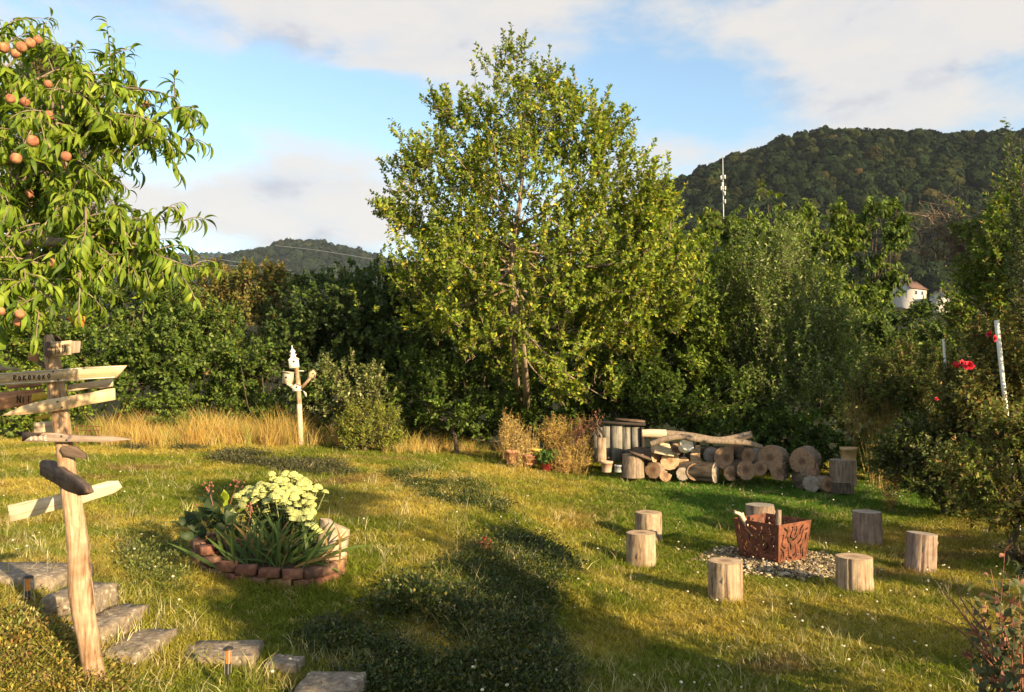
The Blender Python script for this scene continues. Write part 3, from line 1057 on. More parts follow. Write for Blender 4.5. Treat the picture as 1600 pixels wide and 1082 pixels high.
LEFT = [
    ('apple_tree', 'leafy dark green apple tree behind the dry grass left of the bird house post', 170, 20.0, [B(230, 520, 95, 75, 20), B(140, 520, 90, 90, 20), B(300, 560, 90, 70, 19.5), B(230, 450, 60, 25, 20)], 1250, .075, .045, G_DARK + [((.15, .19, .05), 1.5)], dict(up=.4, out=.7)),
    ('hedge_tree', 'shrubby tree with brownish shoot tips between the apple tree and the round bush', 395, 22.5, [B(370, 500, 100, 80, 22.5), B(330, 450, 55, 35, 22.5), B(420, 540, 80, 80, 22), B(410, 450, 40, 35, 22.5)], 1000, .07, .04, G_OLIVE + [((.20, .13, .045), 2), ((.16, .18, .04), 3)], dict(up=.9, out=.4)),
    ('round_bush', 'big round dense green bush tree left of the tall middle tree', 560, 21.0, [B(560, 515, 120, 90, 21), B(520, 475, 70, 50, 21), B(620, 470, 70, 45, 21), B(640, 540, 90, 90, 20.5), B(500, 560, 80, 70, 20)], 2000, .075, .05, [((.050, .085, .022), 5), ((.075, .115, .028), 4), ((.11, .15, .035), 2)], dict(up=.3, out=.8)),
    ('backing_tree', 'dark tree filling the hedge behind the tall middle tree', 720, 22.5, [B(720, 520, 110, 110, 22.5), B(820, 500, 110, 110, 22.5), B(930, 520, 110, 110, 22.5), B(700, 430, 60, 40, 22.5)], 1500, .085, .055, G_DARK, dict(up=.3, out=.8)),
    ('corner_bush', 'dark leafy bush at the far left behind the signpost', 20, 18.6, [B(40, 560, 90, 80, 19), B(-60, 540, 90, 110, 19), B(110, 600, 60, 45, 18.6), B(40, 655, 80, 35, 18.8), B(150, 655, 60, 30, 18.9)], 1000, .065, .04, G_MID, dict(up=.4, out=.7)),
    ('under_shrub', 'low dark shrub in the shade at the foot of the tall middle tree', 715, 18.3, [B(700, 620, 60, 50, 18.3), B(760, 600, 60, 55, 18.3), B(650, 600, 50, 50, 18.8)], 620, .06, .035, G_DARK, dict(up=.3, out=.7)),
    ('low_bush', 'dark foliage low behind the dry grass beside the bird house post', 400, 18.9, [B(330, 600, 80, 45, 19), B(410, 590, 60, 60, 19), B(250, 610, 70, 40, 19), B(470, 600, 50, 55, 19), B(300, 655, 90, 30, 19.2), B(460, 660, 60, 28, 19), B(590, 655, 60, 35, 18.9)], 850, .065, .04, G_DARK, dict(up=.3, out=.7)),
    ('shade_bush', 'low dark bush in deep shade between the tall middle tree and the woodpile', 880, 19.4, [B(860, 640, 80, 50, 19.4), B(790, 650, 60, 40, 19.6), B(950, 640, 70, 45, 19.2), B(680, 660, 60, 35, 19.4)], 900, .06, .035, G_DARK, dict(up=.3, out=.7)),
    ('back_bush', 'dark bush closing the hedge behind the woodpile and the pear tree', 1150, 20.6, [B(1100, 600, 110, 70, 20.6), B(1250, 600, 110, 80, 20.6), B(1380, 640, 80, 60, 19.5), B(1000, 560, 80, 80, 20.8)], 1200, .075, .045, G_DARK, dict(up=.3, out=.7)),
    ('pale_leaf_shrub', 'shrub with pale silvery leaves right of the bird house post', 550, 17.6, [B(545, 600, 45, 40, 17.6), B(515, 625, 35, 30, 17.6), B(585, 620, 35, 35, 17.6)], 190, .06, .028, [((.20, .21, .07), 3), ((.40, .38, .20), 1.0), ((.14, .17, .04), 3), ((.09, .12, .03), 3)], dict(up=1.0, out=.4)),
    ('yellow_green_shrub', 'low yellow green bushy shrub at the lawn edge right of the bird house post', 570, 17.2, [B(570, 668, 48, 32, 17.2), B(540, 680, 30, 18, 17.0), B(600, 680, 25, 18, 17.2)], 380, .04, .018, [((.22, .24, .035), 4), ((.14, .18, .03), 3), ((.3, .25, .05), 1)], dict(up=.8, out=.5)),
]
for (nm, lab, px, Y, bl, n, lf, wd, pal, kw) in LEFT:
    tree(nm, lab, 'shrub' if ('shrub' in nm or 'bush' in nm) else 'tree', gbase(px, Y), bl, int(n * 1.15), 22, lf * 1.4, wd * 1.4, pal, 100 + px, limbs=9, tr=.06, rand=.5, L=.42, clump=.88, twig_r=.003, **kw)

RIGHT = [
    ('cherry_tree', 'tree with long drooping leaves rising above the hedge below the wooded hill', 1210, 22.5,
     [B(1200, 400, 110, 75, 22.5), B(1200, 320, 28, 42, 22.5), B(1130, 370, 60, 40, 22.5), B(1275, 380, 60, 60, 22.5), B(1250, 480, 120, 80, 22.5)], 1150, .12, .04, G_MID + [((.17, .19, .05), 2)], dict(up=.5, out=.6, droop=1.3, spread=.5, L=.3, csz=.11)),
    ('walnut_tree', 'darker rounded tree with drooping leaves beside the white houses', 1370, 23.5,
     [B(1360, 390, 62, 62, 23.5), B(1370, 340, 42, 30, 23.5), B(1330, 430, 50, 40, 23.5), B(1340, 500, 70, 50, 23.5)], 620, .125, .045, G_DARK + [((.15, .18, .05), 2)], dict(up=.35, out=.7, droop=1.3, spread=.5, L=.3, csz=.13)),
    ('pear_tree', 'dense pear tree with many straight upright shoots behind the woodpile', 1215, 18.6,
     [B(1205, 470, 80, 110, 18.6), B(1260, 480, 60, 90, 18.6), B(1160, 500, 50, 90, 18.6), B(1230, 590, 100, 80, 18.2), B(1290, 550, 50, 60, 18.6)], 1500, .062, .028, G_GREY + G_MID[:2], dict(up=1.5, out=.2, L=.8)),
    ('hedge_shrub', 'green shrub between the tall middle tree and the pear tree', 1090, 19.2,
     [B(1090, 470, 60, 110, 19.2), B(1060, 560, 70, 80, 19.0), B(1120, 590, 60, 70, 18.6), B(1040, 420, 40, 60, 19.5)], 1000, .065, .038, G_MID, dict(up=.6, out=.6)),
    ('elder_bush', 'dark leafy bush low behind the woodpile', 1000, 18.2,
     [B(980, 600, 70, 50, 18.4), B(1060, 630, 70, 40, 18.0), B(1150, 640, 70, 45, 17.6), B(920, 600, 60, 50, 18.6), B(1240, 660, 60, 40, 17.2)], 1050, .065, .038, G_DARK, dict(up=.3, out=.7)),
    ('ivy_bush', 'dark ivy like bush growing over the right half of the woodpile from behind', 1270, 17.4, [B(1230, 690, 60, 40, 17.2), B(1310, 690, 50, 45, 16.9), B(1370, 700, 45, 50, 16.4), B(1180, 665, 60, 35, 17.3)], 620, .055, .036, G_DARK + [((.3, .3, .2), .25)], dict(up=.3, out=.7)),
    ('hazel_bush', 'bright green hazel bush in front of the white houses', 1400, 20.5,
     [B(1410, 550, 70, 45, 20.5), B(1350, 570, 60, 70, 20.5), B(1465, 555, 60, 40, 20.5), B(1425, 500, 45, 16, 20.8), B(1400, 600, 90, 60, 20)], 900, .085, .055, [((.075, .12, .025), 4), ((.12, .16, .035), 3), ((.055, .085, .02), 3)], dict(up=.3, out=.8, droop=.5)),
    ('quince_tree', 'leafy tree at the right edge with bright leaves and pale inner limbs', 1545, 15.0,
     [B(1555, 400, 55, 70, 15), B(1530, 330, 35, 25, 15), B(1600, 430, 70, 110, 15), B(1540, 490, 60, 50, 15), B(1620, 330, 40, 80, 15)], 1300, .055, .032, G_MID + [((.19, .20, .06), 1.5), ((.35, .19, .05), .4)], dict(up=.5, out=.6, bark='bark_pale')),
    ('thorn_shrub', 'dark reddish brown shrub behind the dry flower stalks', 1440, 15.5,
     [B(1430, 590, 60, 55, 15.5), B(1390, 620, 45, 45, 15.5), B(1480, 640, 50, 50, 15)], 900, .045, .022, [((.08, .09, .022), 3), ((.12, .11, .03), 2), ((.17, .10, .04), 1), ((.11, .16, .03), 5)], dict(up=.5, out=.6)),
    ('leafy_shrub', 'dense green shrub with small pale leaves at the right lawn edge', 1470, 13.4,
     [B(1450, 720, 60, 50, 13.4), B(1500, 750, 55, 40, 13), B(1435, 705, 50, 38, 13.6), B(1515, 705, 55, 45, 13.4)], 800, .05, .028, [((.08, .11, .025), 4), ((.13, .16, .04), 3), ((.2, .2, .1), .8), ((.14, .10, .04), .8)], dict(up=.5, out=.6)),
    ('rose_bush', 'tall straggly rose bush around the white poles', 1545, 13.0,
     [B(1540, 570, 65, 60, 13), B(1595, 560, 60, 80, 13), B(1510, 630, 60, 50, 13), B(1600, 640, 60, 70, 12.6)], 1000, .05, .032, G_OLIVE + [((.14, .16, .04), 3)], dict(up=.8, out=.5, L=.55)),
    ('barberry_bush', 'brown red leaved bush at the right edge below the white poles', 1570, 10.6,
     [B(1580, 690, 70, 50, 10.8), B(1550, 750, 65, 45, 10.6), B(1610, 780, 60, 70, 10.2), B(1640, 690, 50, 60, 10.6)], 950, .042, .022, [((.15, .11, .03), 2), ((.20, .12, .04), 1.4), ((.14, .18, .03), 6), ((.22, .23, .05), 2.5)], dict(up=.4, out=.7)),
]
for (nm, lab, px, Y, bl, n, lf, wd, pal, kw) in RIGHT:
    kw = dict(dict(L=.42), **kw)
    tree(nm, lab, 'shrub' if ('shrub' in nm or 'bush' in nm) else 'tree', gbase(px, Y), bl, int(n * 1.15), 22, lf * 1.4, wd * 1.4, pal, 300 + px, limbs=9, tr=.06, rand=.45, clump=.85, twig_r=.003, **kw)

# the tall whippy shoot tree at the right edge
tree('young_tree', 'slender young tree with one tall leafy shoot at the right edge', 'tree', gbase(1640, 12.2),
     [B(1592, 250, 10, 70, 12), B(1610, 380, 22, 90, 12), B(1640, 330, 25, 110, 12), B(1650, 480, 40, 100, 12)], 210, 20, .085, .032, [((.06, .085, .03), 4), ((.10, .13, .05), 3)], 61,
     up=1.8, out=.15, rand=.15, L=.6, limbs=6, tr=.04, clump=.2, twig_r=.004)
# half dead tree: bare brown twigs
rb = gbase(1500, 16.0)
tree('bare_tree', 'half dead tree with tangled bare brown twigs above the white houses', 'tree', rb,
     [B(1480, 350, 45, 45, 16), B(1460, 390, 28, 25, 16), B(1510, 380, 40, 40, 16)], 170, 6, .06, .03, G_OLIVE, 62, up=.3, out=.6, rand=.8, L=.6, limbs=26, tr=.06, bare=.8, twig_r=.007, bark='bark_pale', clump=.3,
     trunk_pts=[rb, P(1545, 520, 16), P(1535, 430, 16), P(1500, 385, 16), P(1455, 340, 16)])

# conifer behind the peach tree
def conifer():
    r = np.random.default_rng(77)
    Y = 19.8
    base = gbase(95, Y)
    top = P(70, 60, Y)
    root = thing('spruce_tree', 'brownish green spruce with hanging shoots behind the peach tree', 'tree', base)
    H = top[2] - base[2]
    mb = MB(); mb.tube([base * 0, (top - base) * .5, top - base], [.16, .1, .02], 7, n=8, caps=False)
    mb.obj('trunk', MT['bark'], root, smooth=True)
    starts, ends = [], []
    for h in np.linspace(.52, .98, 24):
        for k in range(6):
            a = r.random() * 6.28
            Lr = (1 - h) ** .8 * 2.9 * (.7 + .5 * r.random()) + .2
            s = (top - base) * h
            e = s + np.array([math.cos(a) * Lr, math.sin(a) * Lr, .05 - .28 * Lr])
            starts.append(s); ends.append(e)
    S, E = np.array(starts), np.array(ends)
    M = (S + E) / 2 + np.array([0, 0, .12])
    V, F = tubes(np.stack([S, M, E], 1), np.array([[.022, .014, .004]]) * np.ones((len(S), 1)), 4)
    link('branches', mesh_np('branches', V, F, MT['bark']), root, kind='stuff')
    n = 26
    t = r.random((len(S), n)) ** .7
    p = S[:, None] * (1 - t)[..., None] ** 2 + 2 * M[:, None] * ((1 - t) * t)[..., None] + E[:, None] * (t ** 2)[..., None]
    p = p.reshape(-1, 3)
    d = nrm(nrm(np.repeat(E - S, n, 0)) * .7 + r.normal(size=p.shape) * .45 + np.array([0, 0, -.55]))
    L = .3 + .3 * r.random(len(p))
    q, ax, up, ln, wd = spray(r, p, d, L, 10, .10, .022, .55, .4, -.1, .3)
    V, F = leaf_quads(q, ax, up, ln, wd)
    c = pick([((.055, .06, .022), 4), ((.10, .085, .035), 3), ((.15, .11, .05), 1.5)], len(q), r)
    link('crown', mesh_np('crown', V, F, MT['dry'], col=np.repeat(c, 4, 0)), root, kind='stuff')


conifer()


# ------------------------------------------------------------------ peach tree in front, its trunk outside the frame on the left
def curved_leaf(ln, wd, curl, fold, seg=6, twist=0.0):
    V = []
    for i in range(seg + 1):
        t = i / seg
        w = wd * (math.sin(math.pi * min(1, t * .96 + .04) ** .8)) * .5 + .001
        a = curl * t
        x = ln * (math.sin(a) / curl if abs(curl) > 1e-3 else t)
        z = -ln * ((1 - math.cos(a)) / curl if abs(curl) > 1e-3 else 0)
        tw = twist * t
        for s in (-1, 0, 1):
            yy = s * w * math.cos(fold); zz = abs(s) * w * math.sin(fold)
            V.append((x, yy * math.cos(tw) - zz * math.sin(tw), z + yy * math.sin(tw) + zz * math.cos(tw)))
    F = []
    for i in range(seg):
        for s in (0, 1):
            a = i * 3 + s
            F.append((a, a + 1, a + 4, a + 3))
    return np.array(V), np.array(F)


def frames(ax, up):
    y = nrm(np.cross(up, ax)); z = np.cross(ax, y)
    return np.stack([ax, y, z], -1)     # columns


def leaf_variants(name, nv, pal, r, mat, width=(.22, .06), curl=(.75, 1.5), fold=(.35, .3), seg=6, twist=.5):
    out = []
    cols = pick(pal, nv, r, .12)
    for i in range(nv):
        V, F = curved_leaf(1.0, width[0] + width[1] * r.random(), curl[0] + curl[1] * r.random(), fold[0] + fold[1] * r.random(), seg, r.normal() * twist)
        out.append((mesh_np(name, V, F, MT[mat], col=np.repeat(cols[i:i + 1], len(V), 0), smooth=True), V, F, cols[i]))
    return out


def place_leaves(root, base, LP, LA, LU, LL, variants, r, most, win, nm='leaf', rest='leaves'):
    """the largest leaves in view as parts of their own, the others joined"""
    LP, LA, LU, LL = map(np.array, (LP, LA, LU, LL))
    Fm = frames(LA, LU)
    ipx, ipy = topx(LP + LA * LL[:, None] * .6)
    vis = (ipx > win[0]) & (ipx < win[1]) & (ipy > win[2]) & (ipy < win[3])
    order = np.argsort(-(LL / LP[:, 1] * np.where(vis, 1, .01)))
    vi = r.integers(0, len(variants), len(LP))
    for q in order[:most]:
        o = bpy.data.objects.new(nm, variants[vi[q]][0]); COL.objects.link(o)
        o.parent = root
        o.matrix_local = Matrix([[*(Fm[q][i] * LL[q]), (LP[q] - base)[i]] for i in range(3)] + [[0, 0, 0, 1]])
    if len(LP) <= most: return
    VV, FF, CC, nn = [], [], [], 0
    for q in order[most:]:
        _, V, F, c = variants[vi[q]]
        VV.append((V * LL[q]) @ Fm[q].T + LP[q] - base); FF.append(F + nn); nn += len(V)
        CC.append(np.repeat(c[None] * (1 + .12 * r.normal()), len(V), 0))
    me = mesh_np(rest, np.concatenate(VV), np.concatenate(FF), variants[0][0].materials[0], col=np.concatenate(CC).clip(.01, 1), smooth=True)
    link(rest, me, root, kind='stuff')


def peach():
    r = np.random.default_rng(9)
    base = np.array([-4.1, 4.3, gz1(-4.1, 4.3)])
    root = thing('peach_tree', 'peach tree with long curved bright green leaves and ripe fruit at the left edge', 'tree', base)
    crown0 = P(-170, 430, 4.4)
    mb = MB()
    trunk = smooth_path([base - [0, 0, .1], base * .5 + crown0 * .5 + [-.08, .05, 0], crown0], 10)
    mb.tube(trunk - base, np.linspace(.10, .075, 10), 10, caps=False)
    tips = [(322, 197, 3.9), (300, 232, 3.9), (285, 180, 4.0), (240, 150, 4.0), (235, 235, 3.8), (205, 120, 4.1), (250, 205, 3.7), (170, 90, 4.2), (75, 50, 4.2), (30, 35, 4.3), (110, 100, 4.0), (140, 150, 3.8), (180, 190, 3.7),
            (290, 362, 3.8), (312, 430, 3.7), (280, 440, 3.7), (245, 410, 3.8), (215, 445, 3.7), (180, 420, 3.6), (170, 300, 3.7), (185, 330, 3.8), (150, 260, 3.7), (140, 230, 4.0), (200, 385, 3.9), (120, 330, 3.6), (90, 260, 3.7),
            (60, 190, 3.8), (40, 130, 4.0), (30, 250, 3.6), (20, 330, 3.6), (60, 380, 3.5), (100, 430, 3.6), (40, 450, 3.5), (20, 400, 3.8), (135, 480, 3.6), (80, 300, 4.2), (150, 380, 4.2), (60, 440, 4.2), (10, 200, 4.2), (100, 200, 4.4), (180, 250, 4.3), (90, 360, 4.5), (20, 290, 4.6),
            (15, 80, 3.9), (50, 70, 4.1), (5, 480, 3.5), (120, 400, 3.4), (160, 340, 4.4), (70, 330, 4.7), (20, 370, 4.7), (130, 300, 4.6), (50, 410, 4.8), (130, 430, 4.6), (-20, 300, 4.3), (-20, 420, 4.0), (-30, 180, 4.2),
            (90, 485, 3.5), (122, 512, 3.5), (35, 500, 3.4), (70, 505, 3.5), (10, 520, 3.5)]
    ends, starts_dirs = [], []
    tw = []
    mains = {}
    hubs = [P(-60, 160, 4.2), P(20, 300, 4.1), P(30, 420, 4.0), P(100, 230, 4.0), P(120, 380, 3.9), P(-40, 470, 3.7)]
    for h in hubs:
        pth = smooth_path([crown0, (crown0 + h) / 2 + r.normal(size=3) * .06 + [0, 0, .06], h], 9)
        mb.tube(pth - base, np.linspace(.05, .022, 9), 8, caps=False)
    mb.obj('trunk', MT['bark_pale'], root, smooth=True)
    tm = MB()
    for _ in range(46):
        tips.append((r.uniform(-10, 190), r.uniform(110, 470), r.uniform(3.7, 4.9)))
    for _ in range(14):
        tips.append((r.uniform(120, 260), r.uniform(180, 250) if r.random() < .5 else r.uniform(370, 440), r.uniform(3.7, 4.1)))
    LP, LA, LU, LL = [], [], [], []
    for (px, py, Y) in tips:
        e = P(px, py - 8, Y)
        h = min(hubs, key=lambda q: np.linalg.norm(q - e) + (0.4 if q[0] > e[0] else 0))
        mid = (h + e) / 2 + np.array([0, 0, .10]) + r.normal(size=3) * .05
        pre = h * .22 + e * .78 + np.array([0, 0, .07]) + r.normal(size=3) * .035
        pth = smooth_path([h, mid, pre, e], 14)
        tm.tube(pth - base, np.linspace(.008, .002, 14), 5, caps=False)
        d = nrm(np.gradient(pth, axis=0))
        Lb = np.linalg.norm(e - h)
        use = min(Lb, .62)
        n = int(20 + use * 24)
        for k in range(n):
            t = 1 - (k + r.random() * .6) / n * use / Lb
            i = min(12, int(t * 13)); f = t * 13 - i
            pos = pth[i] * (1 - f) + pth[i + 1] * f
            dd = d[i]
            A = nrm(np.cross(dd, [0, 0, 1.0]))
            side = A * (1 if k % 2 else -1)
            ax = nrm(dd * (.55 + .5 * (1 - k / n)) + side * (.55 + .3 * r.random()) + np.array([0, 0, -.7]) + r.normal(size=3) * .38)
            LP.append(pos); LA.append(ax); LU.append(nrm(np.array([0, 0, 1.0]) + r.normal(size=3) * .35 + dd * .4)); LL.append(.055 + .065 * r.random())
        for q in range(4):
            i = r.integers(5, 13)
            s0 = pth[i]
            d0 = nrm(d[i] * .5 + r.normal(size=3) * .6 + np.array([0, 0, .15]))
            l0 = .10 + .12 * r.random()
            sub = smooth_path([s0, s0 + d0 * l0 * .55, s0 + d0 * l0 + np.array([0, 0, -.03])], 6)
            tm.tube(sub - base, np.linspace(.003, .0015, 6), 4, caps=False)
            for k in range(11):
                t = .15 + .85 * k / 10
                pos = s0 + d0 * l0 * t + np.array([0, 0, -.03 * t * t])
                rd = nrm(np.cross(d0, r.normal(size=3)))
                LP.append(pos); LA.append(nrm(d0 * (.35 + .5 * t) + rd * .65 + np.array([0, 0, -.6]) + r.normal(size=3) * .2)); LU.append(nrm(np.array([0, 0, 1.0]) + r.normal(size=3) * .4 + d0 * .4)); LL.append(.05 + .065 * r.random())
    tm.obj('twigs', MT['redstem'] if False else MT['bark_pale'], root, smooth=True, kind='stuff')
    LP, LA, LU, LL = map(np.array, (LP, LA, LU, LL))
    pal = [((.115, .185, .018), 5), ((.16, .235, .022), 4), ((.22, .28, .03), 2), ((.07, .12, .018), 3), ((.30, .31, .04), .25)]
    nv = 14
    variants = leaf_variants('leaf', 14, pal, r, 'leaf', (.21, .07), (.7, 1.9))
    place_leaves(root, base, LP, LA, LU, LL, variants, r, 300, (2, 1600, 5, 560))
    # fruit
    pm = MB()
    pr = [(0.001, .5), (.06, .47), (.2, .49), (.36, .42), (.47, .25), (.5, 0), (.47, -.22), (.36, -.38), (.18, -.48), (0.001, -.52)]
    th = np.arange(18) / 18 * 2 * np.pi
    prof = np.array(pr)
    dent = 1 - .10 * np.exp(-((th - 0.0 + np.pi) % (2 * np.pi) - np.pi) ** 2 / .06)
    jit = np.zeros((len(pr), 18, 3))
    jit[..., 0] = prof[:, None, 0] * np.cos(th) * (dent - 1); jit[..., 1] = prof[:, None, 0] * np.sin(th) * (dent - 1)
    pm.lathe(pr, 18, jit=jit)
    pme = pm.me('peach', MT['peachskin'], smooth=True)
    for (px, py, Y, s) in ((6, 75, 3.8, 17), (33, 74, 3.7, 17), (47, 68, 3.8, 16), (59, 63, 3.9, 14), (24, 84, 3.9, 14), (75, 132, 3.8, 13), (16, 155, 3.8, 15), (39, 160, 3.8, 15), (25, 148, 4.0, 14), (76, 181, 3.8, 16),
                           (51, 221, 3.5, 18), (25, 248, 3.5, 17), (103, 245, 3.6, 16), (95, 259, 3.8, 13), (44, 304, 4.1, 15), (140, 162, 4.0, 14), (84, 412, 3.9, 17), (131, 430, 3.9, 15), (114, 422, 4.0, 14), (102, 424, 4.0, 13),
                           (31, 491, 3.35, 15), (29, 504, 3.4, 14), (2, 487, 3.4, 13), (57, 199, 4.0, 13), (154, 304, 4.0, 12), (228, 164, 4.1, 12), (8, 165, 4.1, 12)):
        o = bpy.data.objects.new('peach', pme); COL.objects.link(o); o.parent = root
        o.location = tuple(P(px, py, Y) - base); o.rotation_euler = (r.normal() * .4, r.normal() * .4, r.random() * 6.28)
        dm = s * 1.0 / FPX * Y
        o.scale = (dm, dm, dm * .96)
    # the washing line through the branches
    ln_ = MB().tube([P(-60, 486, 3.6), P(60, 487, 3.7), P(126, 482, 3.8)], .004, 5, n=10)
    tag(link('garden_line', ln_.me('garden_line', MT['rope'], True)), 'thin pale line strung among the lowest peach branches', 'line')
    b = P(124, 502, 3.85)
    orn = thing('hanging_ornament', 'small orange box shaped ornament hanging in the lowest peach leaves', 'ornament', b)
    MB().box((0, 0, 0), (.045, .04, .05)).box((-.03, -.005, .005), (.03, .012, .03), Matrix.Rotation(.5, 3, 'Y')).obj('body', MT['orange'], orn, rot=(0.1, .15, .5))
    MB().tube([(0, 0, .02), (.002, 0, .065)], .0025, 5).obj('string', MT['rope'], orn)


peach()


# ------------------------------------------------------------------ shrubs and a tree added outside the frame, shaped to shade the lawn
for nm, lab, cat, (q, w), n, seed, bl in SHADE:
    b_ = shade_at(q, w, 0); b_[2] = gz1(b_[0], b_[1])
    tree(nm, lab, cat, b_, [(shade_at(*c), np.array(rr)) for c, rr in bl], n, 20, .11, .065, G_MID, seed, up=.4, out=.6, L=.45, limbs=8, tr=.06, clump=.3, hollow=.15)

# ------------------------------------------------------------------ signpost
STROKES = {
    'R': [[(0, 0), (0, 1), (.5, .95), (.55, .7), (.1, .5), (.6, 0)]], 'O': [[(.3, 0), (.05, .3), (.05, .7), (.3, 1), (.55, .7), (.55, .3), (.3, 0)]],
    'K': [[(0, 0), (0, 1)], [(.55, 1), (.05, .5), (.6, 0)]], 'V': [[(0, 1), (.3, 0), (.6, 1)]], 'N': [[(0, 0), (0, 1), (.55, 0), (.55, 1)]], 'I': [[(.1, 0), (.1, 1)]],
    'B': [[(0, 0), (0, 1), (.45, .85), (.1, .52), (.55, .25), (0, 0)]], 'E': [[(.5, 1), (0, 1), (0, 0), (.5, 0)], [(0, .5), (.4, .5)]],
}


class Board:
    def __init__(s, root, poly, Y, az, mat, h=.022, name='sign_board', label=None):
        n = np.array([math.sin(R(az)), -math.cos(R(az)), 0.0])
        s.c0 = P(*np.mean(poly, 0), Y); s.n = n
        pts = np.array([s.onplane(*p) for p in poly])
        s.c = pts.mean(0)
        ux = np.array([math.cos(R(az)), math.sin(R(az)), 0.0]); uz = np.array([0, 0, 1.0])
        q = np.stack([(pts - s.c) @ ux, (pts - s.c) @ uz], -1)
        w, v = np.linalg.eigh(q.T @ q)
        d = v[:, 1] * (1 if v[0, 1] > 0 else -1)
        s.X = ux * d[0] + uz * d[1]; s.Z = -ux * d[1] + uz * d[0]; s.Yv = -n
        loc = [tuple(s.local(p)[[0, 2]]) for p in pts]
        # a slightly wavy, worn outline
        rr = np.random.default_rng(int(abs(poly[0][0]) * 7 + poly[0][1]))
        out = []
        for i in range(len(loc)):
            a, b = np.array(loc[i]), np.array(loc[(i + 1) % len(loc)])
            m = max(1, int(np.linalg.norm(b - a) / .07))
            for k in range(m):
                out.append(a + (b - a) * k / m + (rr.normal(size=2) * .0022 if k else 0))
        mb = MB().prism(out, h, .003)
        s.o = mb.obj(name, MT[mat], root)
        s.root = root
        M = Matrix([[s.X[i], s.Yv[i], s.Z[i], s.c[i]] for i in range(3)] + [[0, 0, 0, 1]])
        s.o.matrix_local = root.matrix_basis.inverted() @ M
        if label: s.o['label'] = label

    def onplane(s, px, py):
        a = P(px, py, 1.0) - np.array([0, 0, CAMZ])
        o = np.array([0, 0, CAMZ])
        t = ((s.c0 - o) @ s.n) / (a @ s.n)
        return o + a * t

    def local(s, p):
        d = p - s.c
        return np.array([d @ s.X, d @ s.Yv, d @ s.Z])

    def strokes(s, lines, mat, w=.006, name='lettering'):
        mb = MB()
        for ln in lines:
            L = [s.local(s.onplane(*p)) for p in ln]
            for a, b in zip(L[:-1], L[1:]):
                v = (b - a)[[0, 2]]; l = np.linalg.norm(v)
                if l < 1e-5: continue
                ang = math.atan2(v[1], v[0])
                M = np.array([[math.cos(ang), 0, -math.sin(ang)], [0, 1, 0], [math.sin(ang), 0, math.cos(ang)]])
                c = (a + b) / 2; mb.box((c[0], -.0012, c[2]), (l + w * .7, .003, w), M)
        return mb.obj(name, MT[mat], s.o)

    def text(s, txt, x0, y0, dx, dy, hgt, mat, wl=None, w=.006, seed=1):
        rr = random.Random(seed)
        lines = []
        for i, ch in enumerate(txt):
            ox, oy = x0 + dx * i, y0 + dy * i + rr.uniform(-.7, .7)
            k = hgt * rr.uniform(.85, 1.1)
            for st in STROKES[ch]:
                lines.append([(ox + p[0] * k * .85, oy - p[1] * k) for p in st])
        return s.strokes(lines, mat, w)


